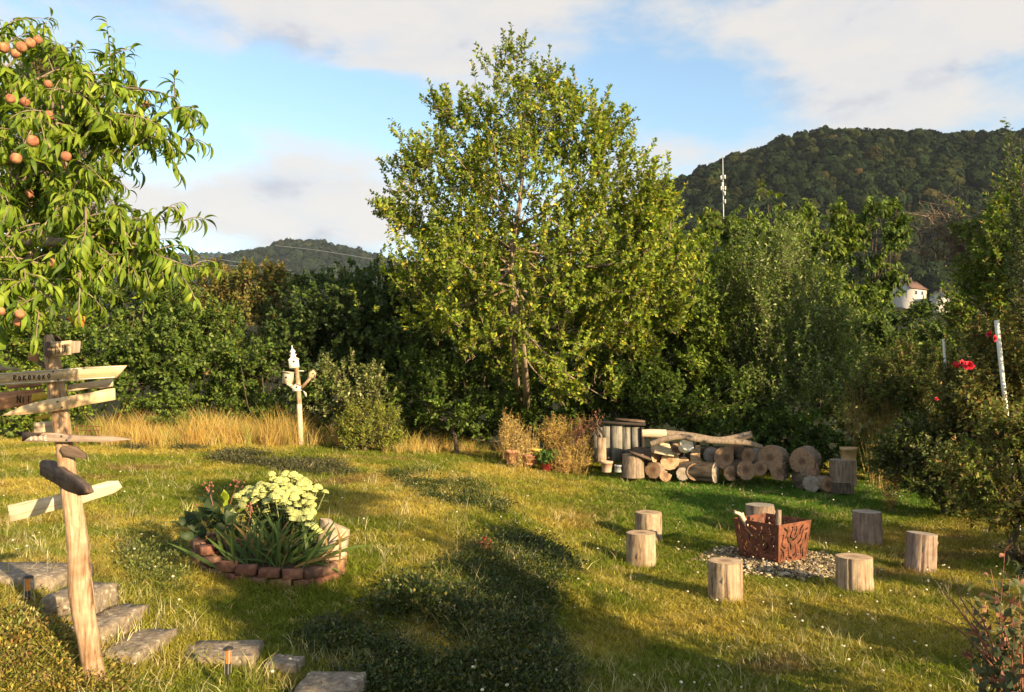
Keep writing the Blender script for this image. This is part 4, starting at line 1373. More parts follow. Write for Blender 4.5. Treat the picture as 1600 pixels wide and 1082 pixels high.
def signpost():
    Y = 5.3
    base = np.array([*P(152, 1075, Y)[:2], 0]); base[2] = gz1(*base[:2])
    root = thing('signpost', 'crooked wooden signpost with many weathered arrow boards beside the stone steps', 'signpost', base)
    path = [(156, 1095, 17), (150, 1062, 15), (143, 1030, 14.5), (137, 990, 15), (131, 955, 16.5), (127, 925, 17), (124, 890, 15.5), (122, 850, 15), (118, 815, 14.5), (112, 780, 13.5), (106, 740, 12.5), (101, 700, 12), (96, 660, 12.5), (91, 630, 12.5), (86, 590, 12.5), (80, 550, 10), (76, 524, 5.5)]
    pts = np.array([P(a, b, Y) - base for a, b, c in path]); rad = np.array([c / FPX * Y for a, b, c in path])
    k = 46; sg = 44
    pp = smooth_path(pts, k); rr = np.interp(np.linspace(0, 1, k), np.linspace(0, 1, len(rad)), rad)
    V, F = tubes(pp[None], rr[None], sg)
    V = V.reshape(k, sg, 3)
    th = np.arange(sg) / sg * 6.2832
    g = np.random.default_rng(3)
    ridge = 1 + .05 * np.sin(th * 3 + 1) + .035 * g.normal(size=sg) * .6
    crk = np.zeros(sg); crk[[3, 8, 22, 29, 33, 36, 38, 41]] = [-.2, -.16, -.2, -.2, -.24, -.16, -.26, -.2]
    for i in range(k):
        f = ridge + crk * (.4 + .6 * np.sin(i * .35) ** 2) + .02 * g.normal(size=sg)
        knot = .16 * np.exp(-((i - 15) / 2.0) ** 2) * np.clip(np.cos(th - 1.1), 0, 1) ** 3
        V[i] = pp[i] + (V[i] - pp[i]) * (f + knot)[:, None]
    V = V.reshape(-1, 3)
    mb = MB().add(V, F)
    mb.add(V[-sg:], np.array([list(range(sg))]))
    mb.obj('post', MT['post'], root, smooth=False)
    f = Y - .085
    b = Board(root, [(-26, 585), (60, 579), (130, 574), (197, 571), (181, 591), (100, 596), (40, 600), (-26, 604)], f, 4, 'board', .026, label='long plank with hand painted lettering')
    b.text('ROKOVOKO', 21.5, 595, 7.6, -.45, 7.0, 'ink', w=.0048)
    b.strokes([[(-20, 602.4), (40, 598.3), (100, 594.5), (179, 589.5)], [(-20, 585.8), (60, 580.6), (130, 575.6), (191, 572.6)]], 'ink_white', .006, 'worn_edge')
    scr = MB()
    scr.tube([(0, -.004, 0), (0, .004, 0)], .006, 8)
    sme = scr.me('screw', MT['darkmetal'])

    def screws(bd, *pts):
        for q in pts:
            o = bpy.data.objects.new('screw', sme); COL.objects.link(o); o.parent = bd.o; o.location = tuple(bd.local(bd.onplane(*q)))
    screws(b, (83, 581), (91, 594))
    Board(root, [(104, 602), (175, 592), (176, 604), (104, 612)], Y + .075, 6, 'board_pale', .02)
    bb = Board(root, [(1, 650), (14, 644), (33, 635), (73, 625), (120, 617), (167, 608), (178, 607), (179, 625), (140, 632), (107, 639), (80, 644), (40, 648)], f + .005, 5, 'board_peel', .024, label='pointed plank with peeling red paint')
    screws(bb, (90, 628), (97, 637))
    b = Board(root, [(-20, 616), (10, 612), (66, 607), (67, 621), (40, 634), (-20, 645)], Y + .11, 8, 'board_red', .02, label='reddish plank with dark letters')
    b.text('NII', 27, 630, 8.5, -.5, 10, 'ink', w=.006)
    Board(root, [(10, 603), (64, 599), (64, 604), (10, 608)], Y + .13, 6, 'board_red', .02)
    Board(root, [(50, 616), (66, 613), (78, 617), (70, 623), (48, 627)], Y + .09, 8, 'yellow', .012, label='yellow painted scrap')
    Board(root, [(53, 652), (78, 646), (78, 653), (55, 657)], Y + .09, 8, 'yellow', .012, label='yellow painted scrap')
    Board(root, [(52, 661), (82, 658), (83, 675), (53, 677)], Y + .08, 6, 'board_pale', .02)
    b = Board(root, [(35, 690.5), (45, 684), (65, 677), (88, 677), (107, 680), (170, 682), (205, 687), (172, 691), (110, 691)], f, 6, 'board_grey', .035, label='grey pointed plank with pale lettering')
    screws(b, (96, 682), (104, 688))
    b.text('OBRE', 47, 689, 7.6, -.3, 6.8, 'ink_white', w=.0045, seed=4)
    Board(root, [(34, 690), (34, 675), (63, 677)], Y - .03, -40, 'board_dark', .02)  # shaded end of the grey plank, the shade put into its dark colour
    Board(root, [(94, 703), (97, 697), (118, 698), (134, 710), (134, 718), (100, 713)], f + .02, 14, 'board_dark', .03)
    # a plank turned away from the sun, its shade put into darker wood
    Board(root, [(62, 723), (67, 719), (78, 721), (90, 729), (100, 737), (118, 748), (132, 760), (136, 770), (122, 775), (104, 768), (88, 758), (62, 742)], Y - .22, -54, 'board_dark', .035, label='plank turned away from the sun, coloured dark for its shade')
    Board(root, [(11, 790), (60, 780), (100, 770), (140, 760), (168, 752), (184, 752), (190, 762), (180, 770), (127, 788), (70, 802), (16, 816)], Y + .10, 8, 'board_pale', .022, label='broad bleached plank with a blunt tip')
    b = Board(root, [(73, 534), (110, 532), (110, 554), (74, 560)], f + .02, 10, 'board', .05)
    b.strokes([[(77, 556), (77.5, 545)], [(81, 555.5), (81, 543), (84, 543)], [(87, 554.5), (87, 542)], [(91, 554), (90.5, 543), (93.5, 552), (94, 541)], [(98, 552), (98, 540)], [(101, 551), (101.5, 539), (104, 551)]], 'board_dark', .003)
    Board(root, [(111, 533), (125, 533), (124, 551), (111, 553)], f + .05, 10, 'board_grey', .02)
    Board(root, [(66, 537), (73, 534), (74, 560), (69, 556)], f + .03, -50, 'board_dark', .02)
    Board(root, [(43, 553), (50, 545), (59, 554), (60, 567), (52, 565), (43, 563)], f + .03, 12, 'board_red', .02)
    Board(root, [(52, 563), (70, 571), (70, 577), (60, 571)], Y - .02, -30, 'board_dark', .02)
    Board(root, [(-20, 566), (5, 571), (36, 578), (-20, 580)], Y + .05, 0, 'board_grey', .02)


signpost()

# ------------------------------------------------------------------ bird house post
def rotmat(o, X, Yv, Z, loc):
    o.matrix_local = Matrix([[X[i], Yv[i], Z[i], loc[i]] for i in range(3)] + [[0, 0, 0, 1]])


def birdhouses():
    Y = 16.9
    base = PG1(470.5, 698); Y = base[1]
    root = thing('birdhouse_post', 'wooden post carrying several small white and bare wood bird houses at the hedge', 'bird house', base)
    k = Y / FPX

    def W(px, py, dy=0): return P(px, py, Y + dy) - base
    MB().tube([W(470.5, 702), W(469, 665), W(467.5, 632)], [4.3 * k, 4.1 * k, 4.1 * k], 8).obj('post', MT['board_pale'], root)
    MB().tube([W(468.3, 640, .03), W(466, 600, .03), W(463.5, 574, .03)], [3.8 * k, 3.8 * k, 3.6 * k], 8).obj('upper_post', MT['post'], root)

    def house(px, py, w, h, tilt, rotz, mat, roof, pitch=True, lab=None):
        w *= k * 1.2; h *= k * 1.12
        p = MB()
        if pitch: p.prism([(-w / 2, 0), (w / 2, 0), (w / 2, h * .72), (0, h), (-w / 2, h * .72)], w * .8)
        else: p.box((0, w * .4, h / 2), (w, w * .8, h))
        o = p.obj('birdhouse', MT[mat], root); o.location = tuple(W(px, py, -.04)); o.rotation_euler = (0, tilt, rotz)
        if lab: o['label'] = lab
        hb = MB(); hb.tube([(0, -.004, h * .55), (0, -.001, h * .55)], .13 * w, 12); hb.obj('entrance_hole', MT['ink'], o)
        rf = MB()
        if pitch:
            for s in (-1, 1):
                a = math.atan2(h * .28, w / 2)
                rf.box((s * w * .28, w * .38, h * .87), (w * .68, w * 1.05, .012), Matrix.Rotation(s * a, 3, 'Y'))
        else: rf.box((0, w * .36, h + .008), (w * 1.2, w * 1.1, .014))
        rf.obj('roof', MT[roof], o)
        return o
    a = house(460, 575, 12.5, 16, -.12, .25, 'white', 'white', lab='white tower shaped bird house on top of the post')
    tw = MB(); hk = 16 * k
    tw.box((0, .06, hk + .02), (.11, .11, .06)).box((0, .06, hk + .06), (.15, .15, .014)).box((0, .06, hk + .095), (.085, .085, .06)).box((0, .06, hk + .13), (.12, .12, .014))
    tw.lathe([(.055, hk + .137), (.035, hk + .18), (.012, hk + .20), (.009, hk + .27), (.001, hk + .275)], 8, (0, .06, 0))
    tw.obj('tower', MT['white'], a)
    house(446, 600, 11.5, 16, .12, -.35, 'board_pale', 'board_pale', False, lab='flat roofed bare wood bird house on the left arm')
    house(463.5, 611.5, 11, 10, -.06, .1, 'white', 'board_grey')
    house(487.5, 592, 8.5, 13, .18, .5, 'board', 'board_dark', lab='small bird house on the right arm')
    MB().tube([W(467, 610), W(456, 604, -.02), W(449, 599, -.03)], 3 * k, 6).obj('arm', MT['board_pale'], root)
    MB().tube([W(470, 608), W(478, 599, -.02), W(485, 591, -.03)], 2.6 * k, 6).obj('arm', MT['post'], root)
    MB().tube([W(466, 580), W(475, 580)], .7 * k, 6).obj('perch', MT['white'], root)
    MB().prism([(-.03, 0), (.06, -.05), (.085, -.16), (.03, -.12), (-.01, -.02)], .02).obj('bracket', MT['white'], root, loc=W(474, 610, -.03))


birdhouses()

# ------------------------------------------------------------------ stumps, logs
def outline(r, seg, rad, rough=.05, cracks=()):
    th = np.arange(seg) / seg * 2 * np.pi
    f = np.ones(seg)
    for k in (2, 3, 5):
        f += rough * .6 / k * r.normal() * np.sin(k * th + r.random() * 6.28)
    f += rough * .12 * r.normal(size=seg)
    return th, f * rad, cracks


def log_body(r, rad, L, seg=30, rings=7, rough=.06, flare=0.0, crk=2, knots=0):
    th = np.arange(seg) / seg * 2 * np.pi
    _, o, _ = outline(r, seg, rad, rough)
    notch = np.zeros(seg)
    for c in range(crk): notch[r.integers(seg)] = -rad * (.06 + .07 * r.random())
    zs = np.linspace(0, L, rings)
    V = []
    for i, z in enumerate(zs):
        t = i / (rings - 1)
        rr = (o + notch + rad * .012 * r.normal(size=seg)) * (1 + flare * (1 - t) ** 2)
        V.append(np.stack([rr * np.cos(th), rr * np.sin(th), np.full(seg, z)], -1))
    V = np.array(V)
    for q in range(knots):
        a, zc = r.integers(seg), r.integers(1, rings - 1)
        V[zc, a, :2] *= 1.10
    i, j = np.meshgrid(np.arange(rings - 1), np.arange(seg), indexing='ij')
    a = i * seg + j; b = i * seg + (j + 1) % seg
    F = np.stack([a, b, b + seg, a + seg], -1).reshape(-1, 4)
    return V, F


def cap(r, ring, up=1, z=0.0, tilt=0.0):
    """sawn face from a ring of outline points"""
    n = len(ring)
    V = [ring * np.array([.995, .995, 1]) + np.array([0, 0, z])]
    for f in (.9, .6, .3):
        q = ring.copy(); q[:, :2] *= f; q[:, 2] += z + r.normal() * .001 + .002
        V.append(q)
    V.append(np.array([[0, 0, ring[:, 2].mean() + z + .002]]))
    V = np.concatenate(V)
    fs = []
    for k in range(3):
        for i in range(n):
            j = (i + 1) % n
            f = (k * n + i, k * n + j, (k + 1) * n + j, (k + 1) * n + i)
            fs.append(f if up > 0 else f[::-1])
    t = np.array([(3 * n + i, 3 * n + (i + 1) % n, 4 * n) if up > 0 else (3 * n + (i + 1) % n, 3 * n + i, 4 * n) for i in range(n)])
    return V, [np.array(fs), t]


def stump(name, label, px, py, wpx, ytop, mat, cmat, seed, group, lean=(0, 0), Y=None, cat='log stool', flare=.05):
    r = np.random.default_rng(seed)
    b = PG1(px, py) if Y is None else P(px, py, Y)
    Y = b[1]
    rad = wpx / 2 / FPX * Y; Hh = (py - ytop) / FPX * Y
    Y = b[1] = b[1] + (rad if True else 0); b[2] = b[2] + .0
    V, F = log_body(r, rad, Hh + .05, 72, 12, .05, flare, 3, 5)
    V[..., 2] -= .05
    mb = MB().add(V.reshape(-1, 3), F)
    o = mb.obj(name, MT[mat], None, b, (lean[0], lean[1], r.random() * 6.28), smooth=True)
    tag(o, label, cat, group)
    cv, cf = cap(r, V[-1], 1, .001)
    MB().add(cv, cf).obj('cut_face', MT[cmat], o)
    return o


SG = 'log stools around the fire basket'
for i, (px, py, w, yt, m, c, lab, lean) in enumerate((
        (1005.5, 891, 45, 838, 'stump', 'rings', 'pale log stool directly in front of another one, left of the fire basket', (0, 0)),
        (1017, 852, 41, 805, 'stump', 'rings', 'pale log stool half hidden behind the other left one', (0, 0)),
        (1195, 842, 43, 793, 'stump_grey', 'rings_grey', 'log stool right behind the fire basket with only its top showing', (0, 0)),
        (1365, 856, 42.5, 804, 'stump_grey', 'rings_grey', 'brown grey log stool in the shade near the woodpile side', (0, 0)),
        (1449, 899, 44, 839, 'stump_grey', 'rings_grey', 'leaning brown log stool with a long crack, farthest right', (0, -.09)),
        (1347, 931, 54, 877, 'stump', 'rings', 'pale log stool with a dark crack in front and right of the fire basket', (0, 0)),
        (1141, 946, 52, 884, 'stump', 'rings', 'pale log stool nearest the viewer, before the dark side of the fire basket', (0, 0)))):
    stump('log_stool', lab, px, py, w, yt, m, c, 40 + i, SG, lean)


def log(label, px, py, rp, Y, ax, L, seed, mat='bark', cmat='rings_old', half=0, group='logs of the woodpile', squash=1.0, name='log'):
    """lying log, its sawn end at pixel (px, py) facing along ax"""
    r = np.random.default_rng(seed)
    rad = rp * 1.08 / FPX * Y
    V, F = log_body(r, rad, L, 40, 6, .09, 0, 4)
    V[..., 2] -= L
    if half:
        V[..., 0] = np.where(V[..., 0] > rad * half, rad * half + .01 * r.normal(size=V[..., 0].shape), V[..., 0])
    V[..., 1] *= squash
    mb = MB().add(V.reshape(-1, 3), F)
    bv, bf = cap(r, V[0], -1, 0)
    mb.add(bv, bf)
    o = mb.obj(name, MT[mat], None, P(px, py, Y), smooth=True)
    q = Vector(ax).to_track_quat('Z', 'Y')
    spin = Matrix.Rotation(r.random() * 6.28 if not half else half_spin.get(seed, 0.0), 4, 'Z')
    o.rotation_euler = (q.to_matrix().to_4x4() @ spin).to_euler()
    tag(o, label, 'log', group)
    cv, cf = cap(r, V[-1], 1, .002)
    MB().add(cv, cf).obj('cut_face', MT[cmat], o)
    return o


half_spin = {511: 2.9, 512: 0.2, 517: 1.7, 506: 1.2}
FR = (-.12, -1, .03)
LOGS = [
    ('round pale log end with a dark centre below the split wedge', 1047, 720, 13.5, 15.9, FR, .5, 'bark', 'rings', 0),
    ('small round log wedged right of the round pale log end', 1068, 724, 9, 15.9, FR, .5, 'bark', 'rings', 0),
    ('brownish round log end at the bottom under the split half log', 1086, 738, 12, 15.7, FR, .5, 'bark', 'rings_old', 0),
    ('small dark log end at the bottom between two larger ones', 1067, 741, 9.5, 15.75, FR, .5, 'bark', 'rings_grey', 0),
    ('log lying sideways behind the chopping stump', 1025, 713, 11, 16.0, (.7, -.7, 0), .5, 'bark', 'rings', 0),
    ('barky log at the bottom right of the chopping stump', 1020, 735, 12, 15.8, (-.55, -.8, .1), .4, 'bark_pale', 'rings_old', 0),
    ('small log at the bottom left of the woodpile under the round pale end', 1040, 742, 10, 15.75, (.3, -1, 0), .4, 'bark', 'rings_old', .3),
    ('big split log showing a pale half face under the white basin', 1093, 713, 15, 16.0, (.25, -1, .05), .5, 'bark', 'rings', .1),
    ('dark half log leaning left of the pale split half', 1083, 713, 14, 16.15, (-.1, -1, 0), .5, 'bark', 'rings_grey', .15),
    ('large dark log lying crosswise at the bottom of the woodpile', 1118, 739, 15, 15.6, (.85, -.6, 0), .7, 'bark', 'rings_grey', 0),
    ('thick rough split log with torn grain in the middle of the woodpile', 1135, 716, 17, 15.7, (-.2, -1, .1), .55, 'bark_pale', 'rings_old', .6),
    ('log with a dark round end under the tips of the long branches', 1169, 712, 11.5, 15.6, (.35, -1, 0), .5, 'bark', 'rings_old', 0),
    ('round log with a reddish end at the bottom right of the woodpile', 1166, 735, 14.5, 15.4, (.2, -1, .05), .5, 'bark', 'rings_old', 0),
    ('knotty log end low between the crosswise log and the reddish one', 1143, 740, 11, 15.5, (-.2, -1, 0), .5, 'bark_pale', 'rings_old', .5),
    ('big log with a wide sawn end right of the long branches', 1203, 715, 18, 15.5, (-.55, -.85, .1), .45, 'bark_pale', 'rings_old', 0),
    ('fat log with a hollow looking end left of the sawn log', 1253, 721, 18.5, 15.3, (-.55, -.8, -.02), .5, 'bark_pale', 'rings_old', 0),
    ('broad half round log tilted on the ground left of the sawn stump', 1279, 742, 20, 15.2, (.25, -.95, .3), .5, 'bark_pale', 'rings_old', .1),
    ('low dark log on the ground beneath the half round one', 1268, 756, 12, 15.1, (-.4, -.9, 0), .4, 'bark', 'rings_grey', 0),
    ('short brown log on the ground beside the sawn stump', 1293, 757, 11, 15.0, (.3, -.9, 0), .4, 'bark_pale', 'rings_old', 0),
    ('log back in the upper row behind the thick rough split log', 1112, 712, 12, 16.3, FR, .5, 'bark', 'rings_grey', 0),
    ('log back in the upper row left of the big wide sawn end', 1186, 708, 11, 16.2, FR, .5, 'bark', 'rings_grey', 0),
    ('small log end low between the big wide sawn end and the reddish one', 1187, 732, 11, 15.45, (.1, -1, 0), .4, 'bark', 'rings_old', 0),
    ('dark log lying low in the weeds below the big wide sawn end', 1218, 738, 13, 15.35, (-.5, -.85, 0), .45, 'bark_pale', 'rings_old', .4),
    ('small log end in the top row beside the white basin', 1056, 703, 9, 16.0, FR, .45, 'bark', 'rings_old', 0),
    ('barky log end in the top row beneath the bent branch', 1150, 702, 10, 15.8, (-.3, -1, 0), .45, 'bark_pale', 'rings_old', 0),
]
for i, (lab, px, py, rp, Y, ax, L, m, c, hf) in enumerate(LOGS):
    log(lab, px, py, rp, Y, ax, L, 500 + i, m, c, hf)
# split wedge, basin, leaning slab
wd = MB().prism([(-.19, -.14), (.22, -.19), (.08, .14), (-.13, .10)], .32, .008).me('split_wedge', MT['board_pale'])
o = tag(link('split_wedge', wd, None, P(1037, 698, 15.75), (0, .05, .1)), 'pale freshly split wedge of wood on top of the round log ends', 'firewood')
MB().box((.02, -.001, .02), (.1, .006, .008)).obj('saw_slit', MT['ink'], o)
bs = MB().lathe([(.001, -.13), (.09, -.125), (.13, -.06), (.14, .06), (.145, .065), (.125, .055), (.11, -.05), (.001, -.10)], 18)
tag(link('basin', bs.me('basin', MT['white'], True), None, P(1071, 697, 15.7), (1.1, .3, .2)), 'old white basin lying on top of the woodpile', 'basin')
# long branches on top
b1 = MB().tube([P(1004, 678, 15.6), P(1040, 679, 15.6), P(1080, 682, 15.5), P(1120, 688, 15.4), P(1150, 685, 15.4), P(1175, 680, 15.35)], [.07, .085, .07, .06, .075, .085], 12, n=24)
o = tag(link('branch', b1.me('branch', MT['bark_pale'], True), None), 'long thick branch lying across the top of the woodpile, peeled at one end', 'branch', 'long branches on the woodpile')
MB().tube([P(1003, 677.5, 15.56), P(1018, 677.5, 15.56), P(1040, 678.5, 15.57)], [.075, .082, .088], 12, n=8).obj('peeled_end', MT['board_pale'], o, smooth=True)
b2 = MB().tube([P(1017, 694, 15.35), P(1040, 686, 15.3), P(1068, 683, 15.25), P(1082, 686, 15.2), P(1120, 690, 15.15), P(1165, 692, 15.1), P(1190, 699, 15.1)], [.05, .06, .055, .06, .055, .06, .045], 10, n=26)
tag(link('branch', b2.me('branch', MT['bark_pale'], True), None), 'thinner bent branch in front of the thick peeled one', 'branch', 'long branches on the woodpile')
# chopping stump with a slab on it, standing split log
stump('chopping_block', 'upright barky chopping stump with a cut edge at the left end of the woodpile', 992, 744, 33, 712, 'bark_pale', 'rings', 70, None, Y=15.6, cat='stump')
sb = MB().box((0, 0, 0), (.42, .3, .035))
tag(link('wood_slab', sb.me('wood_slab', MT['board_dark']), None, P(999, 711, 15.7), (.1, .34, .1)), 'dark slab of wood sloping on the chopping stump', 'plank')
sp_ = MB().prism([(-.085, 0), (.085, 0), (.075, .47), (-.08, .48)], .12, .006)
tag(link('split_log', sp_.me('split_log', MT['grey_panel'] if False else MT['stump']), None, P(941, 722, 15.9), (-.06, .02, .1)), 'pale split log standing on end before the grey boards', 'firewood')
# grey board stack
root = thing('board_stack', 'stack of old grey boards under a dark tarred cover behind the pots', 'boards', P(965, 724, 16.7))
rb_ = np.array(root.location)
for i, (x0, x1, y0) in enumerate(((928, 941, 668), (941.5, 955, 664), (955.5, 972, 663), (972.5, 987, 666), (987.5, 1002, 668))):
    a, b = P(x0, 722, 16.6 + .03 * (i % 2)) - rb_, P(x1, y0, 16.6 + .03 * (i % 2)) - rb_
    MB().box(((a[0] + b[0]) / 2, a[1], (a[2] + b[2]) / 2), (b[0] - a[0], .025, b[2] - a[2])).obj('board', MT['grey_panel'], root)
c = P(965, 661, 16.7) - rb_
MB().box((c[0], c[1] + .1, c[2]), (1.1, .6, .05), Matrix.Rotation(.05, 3, 'Y')).obj('cover_board', MT['tar'], root)
MB().box((c[0] + .25, c[1] + .1, c[2] + .055), (.6, .5, .04), Matrix.Rotation(.08, 3, 'Y')).obj('cover_board', MT['board_dark'], root)
pa, pb = P(934, 665, 16.5) - rb_, P(944, 682, 16.5) - rb_
MB().tube([pa, pb], .025, 5).obj('batten', MT['tar'], root)
MB().tube([P(1003, 668, 16.55) - rb_, P(1005, 722, 16.55) - rb_], .04, 5).obj('post', MT['tar'], root)
# sawn stump with pot
stump('sawn_log', 'short pale sawn log standing on a lower slab at the right end of the woodpile', 1326, 756, 40, 721, 'bark_pale', 'rings_grey', 71, None, Y=14.9, cat='log', flare=.0)
stump('log_slab', 'flat dark slab of log under the sawn log with the pot', 1322, 768, 38, 755, 'bark', 'rings_grey', 72, None, Y=14.88, cat='log')


def pot(label, px, py, w, h, Y, mat, name='plant_pot', taper=.72, group=None, cat='pot'):
    k = Y / FPX
    r_, hh = w / 2 * k, h * k
    p = MB().lathe([(.001, 0), (r_ * taper, 0), (r_ * taper * 1.02, .01), (r_ * .95, hh * .8), (r_ * 1.02, hh * .8), (r_ * 1.04, hh), (r_ * .92, hh), (r_ * .88, hh * .82), (r_ * .8, hh * .78), (.001, hh * .78)], 22)
    o = link(name, p.me(name, MT[mat], True), None, P(px, py, Y))
    o.location.z = max(o.location.z, gz1(o.location.x, o.location.y) - .01) if name != 'pot_on_log' else o.location.z
    tag(o, label, cat, group)
    s = MB().lathe([(.001, hh * .8), (r_ * .9, hh * .79)], 16)
    s.obj('soil', MT['soil'], o)
    return o


PGRP = 'plant pots beside the woodpile'
o = pot('tan pot standing on the sawn log at the right end of the woodpile', 1326, 721, 25, 22, 14.95 + .25, 'tan_pot', 'plant_pot', .85)
o.location = tuple(P(1326, 721.5, 15.12))
pot('terracotta pot half buried in dry plants, leftmost in the row of pots', 799, 724, 19, 20, 16.5, 'terra', group=PGRP)
pot('round orange pot glowing in the sun under the yellow pot', 828, 726, 26, 16, 16.4, 'terra', group=PGRP)
o = pot('yellow glazed pot on the round orange pot', 840, 714, 17, 11, 16.5, 'yellow_pot', group=PGRP); o.location = tuple(P(838, 713, 16.55))
pot('bright red pot holding a leafy green plant', 854, 736, 18, 17, 16.2, 'red_pot', group=PGRP)
pot('dark reddish pot behind the leafy green plant', 865, 716, 18, 17, 16.8, 'rust', group=PGRP)
pot('small pale terracotta pot with a rim in the dry plants', 882, 710, 13, 12, 16.7, 'terra_pale', group=PGRP)
pot('wide brown pot at the lawn edge before the dry plants', 880, 737, 22, 15, 16.1, 'terra', group=PGRP)
pot('pinkish pot with a dry plant below the standing split log', 948, 738, 19, 17, 15.8, 'terra_pale', group=PGRP)
pot('small grey tin between the pinkish pot and the chopping stump', 966, 738, 12, 11, 15.8, 'tin', group=PGRP, taper=.95)

# ------------------------------------------------------------------ fire basket
def fire_basket():
    base = np.array([3.42, 10.62, 0.0]); base[2] = gz1(*base[:2]) + .01
    root = thing('fire_basket', 'rusty square fire basket with flame shaped cut outs on a ring of wood chips', 'fire basket', base, R(36.5))
    top, bot, H = .345, .285, .52
    nu, nv = 64, 54
    for s in range(4):
        u = np.linspace(0, 1, nu + 1); v = np.linspace(0, 1, nv + 1)
        U, Vv = np.meshgrid(u, v)
        half = bot + (top - bot) * Vv
        X = (U * 2 - 1) * half; Yy = -half; Z = .0 + Vv * H - 0.02 * 0
        V = np.stack([X, Yy, Z], -1).reshape(-1, 3)
        uc = (u[:-1] + u[1:]) / 2; vc = (v[:-1] + v[1:]) / 2
        A, Bq = np.meshgrid(uc, vc)
        w = np.abs(A - .5 - .03 * np.sin(Bq * 9 + s)) * 2
        f = w * 4.2 - Bq * 3.4 * (1 - .45 * w) + .33 * np.sin(Bq * 15 + w * 5 + s) + .12 * np.sin(A * 31)
        fr = f - np.floor(f)
        seg = np.sin(Bq * 11 + np.floor(f) * 2.7 + np.sign(A - .5) * 1.1 + s) > -.35
        cut = (fr > .30) & (fr < .70) & seg & (A > .07) & (A < .93) & (Bq > .10) & (Bq < .90)
        i, j = np.where(~cut)
        a = i * (nu + 1) + j
        F = np.stack([a, a + 1, a + nu + 2, a + nu + 1], -1)
        me = mesh_np('panel', V, F, MT['rust'])
        o = link('panel', me, root, rot=(0, 0, s * math.pi / 2))
        md = o.modifiers.new('thick', 'SOLIDIFY'); md.thickness = .006; md.offset = 0
    MB().box((0, 0, .05), (bot * 1.9, bot * 1.9, .006)).obj('base_plate', MT['rust'], root)
    for s in range(4):
        a = s * math.pi / 2 + math.pi / 4
        q = np.array([math.cos(a), math.sin(a)]) * math.sqrt(2)
        MB().tube([(*(q * bot), -.03), (*(q * top), H + .003)], .010, 4).obj('corner_post', MT['rust'], root)
    kk = MB().tube([P(1213, 850, 10.5), P(1216, 822, 10.52), P(1217, 797, 10.55)], [.04, .036, .034], 9, n=6)
    o = link('firewood', kk.me('firewood', MT['bark_pale'], True)); tag(o, 'round stick of firewood standing up in the near corner of the fire basket', 'firewood', 'firewood in the fire basket')
    for (pts, lab) in (([(1175, 835, 10.6), (1158, 806, 10.55), (1148, 801, 10.5)], 'gnarled pale root with a forked tip poking over the left corner of the fire basket'),
                       ([(1172, 832, 10.75), (1162, 812, 10.7), (1160, 801, 10.7)], 'short pale stick beside the gnarled root in the fire basket')):
        m = MB().tube([P(*q) for q in pts], [.035, .03, .014], 8, n=7)
        if 'root' in lab: m.tube([P(1155, 806, 10.55), P(1149, 799, 10.52), P(1147, 798, 10.5)], [.018, .012, .006], 6)
        o = link('firewood', m.me('firewood', MT['board_pale'], True)); tag(o, lab, 'firewood', 'firewood in the fire basket')
    # ring of chips and pale stones
    r = np.random.default_rng(8)
    ms = []
    for i in range(6):
        u = nrm(r.normal(size=(8, 3))) * (.5 + .5 * r.random((8, 1)))
        V = np.array([(-1, -1, -1), (1, -1, -1), (1, 1, -1), (-1, 1, -1), (-1, -1, 1), (1, -1, 1), (1, 1, 1), (-1, 1, 1)]) * .5 + r.normal(size=(8, 3)) * .16
        F = np.array([(0, 3, 2, 1), (4, 5, 6, 7), (0, 1, 5, 4), (1, 2, 6, 5), (2, 3, 7, 6), (3, 0, 4, 7)])
        ms.append(mesh_np('chip', V, F, MT['inst'], col=np.ones((8, 3))))
    cc = variant_collection('wood_chip', ms)
    n = 4200
    a = r.random(n) * 6.28; q = np.sqrt(r.random(n))
    x = 3.45 + np.cos(a) * q * .98 + r.normal(size=n) * .05; y = 10.5 + np.sin(a) * q * .92 + r.normal(size=n) * .05
    z = gz(x, y) + .015 + .02 * r.random(n)
    sc_ = .012 + .026 * r.random(n) ** 2
    scl = np.stack([sc_ * 1.6, sc_, sc_ * .5], -1)
    rot = np.stack([r.normal(size=n) * .4, r.normal(size=n) * .4, r.random(n) * 6.28], -1)
    c = pick([((.42, .34, .21), 4), ((.28, .21, .13), 3), ((.52, .45, .34), 1.5), ((.13, .09, .06), 2.5)], n, r, .15)
    scatter('wood_chips', np.stack([x, y, z], -1), rot, scl, c, cc, 6, 'ring of pale wood chips and stones around the fire basket')


fire_basket()

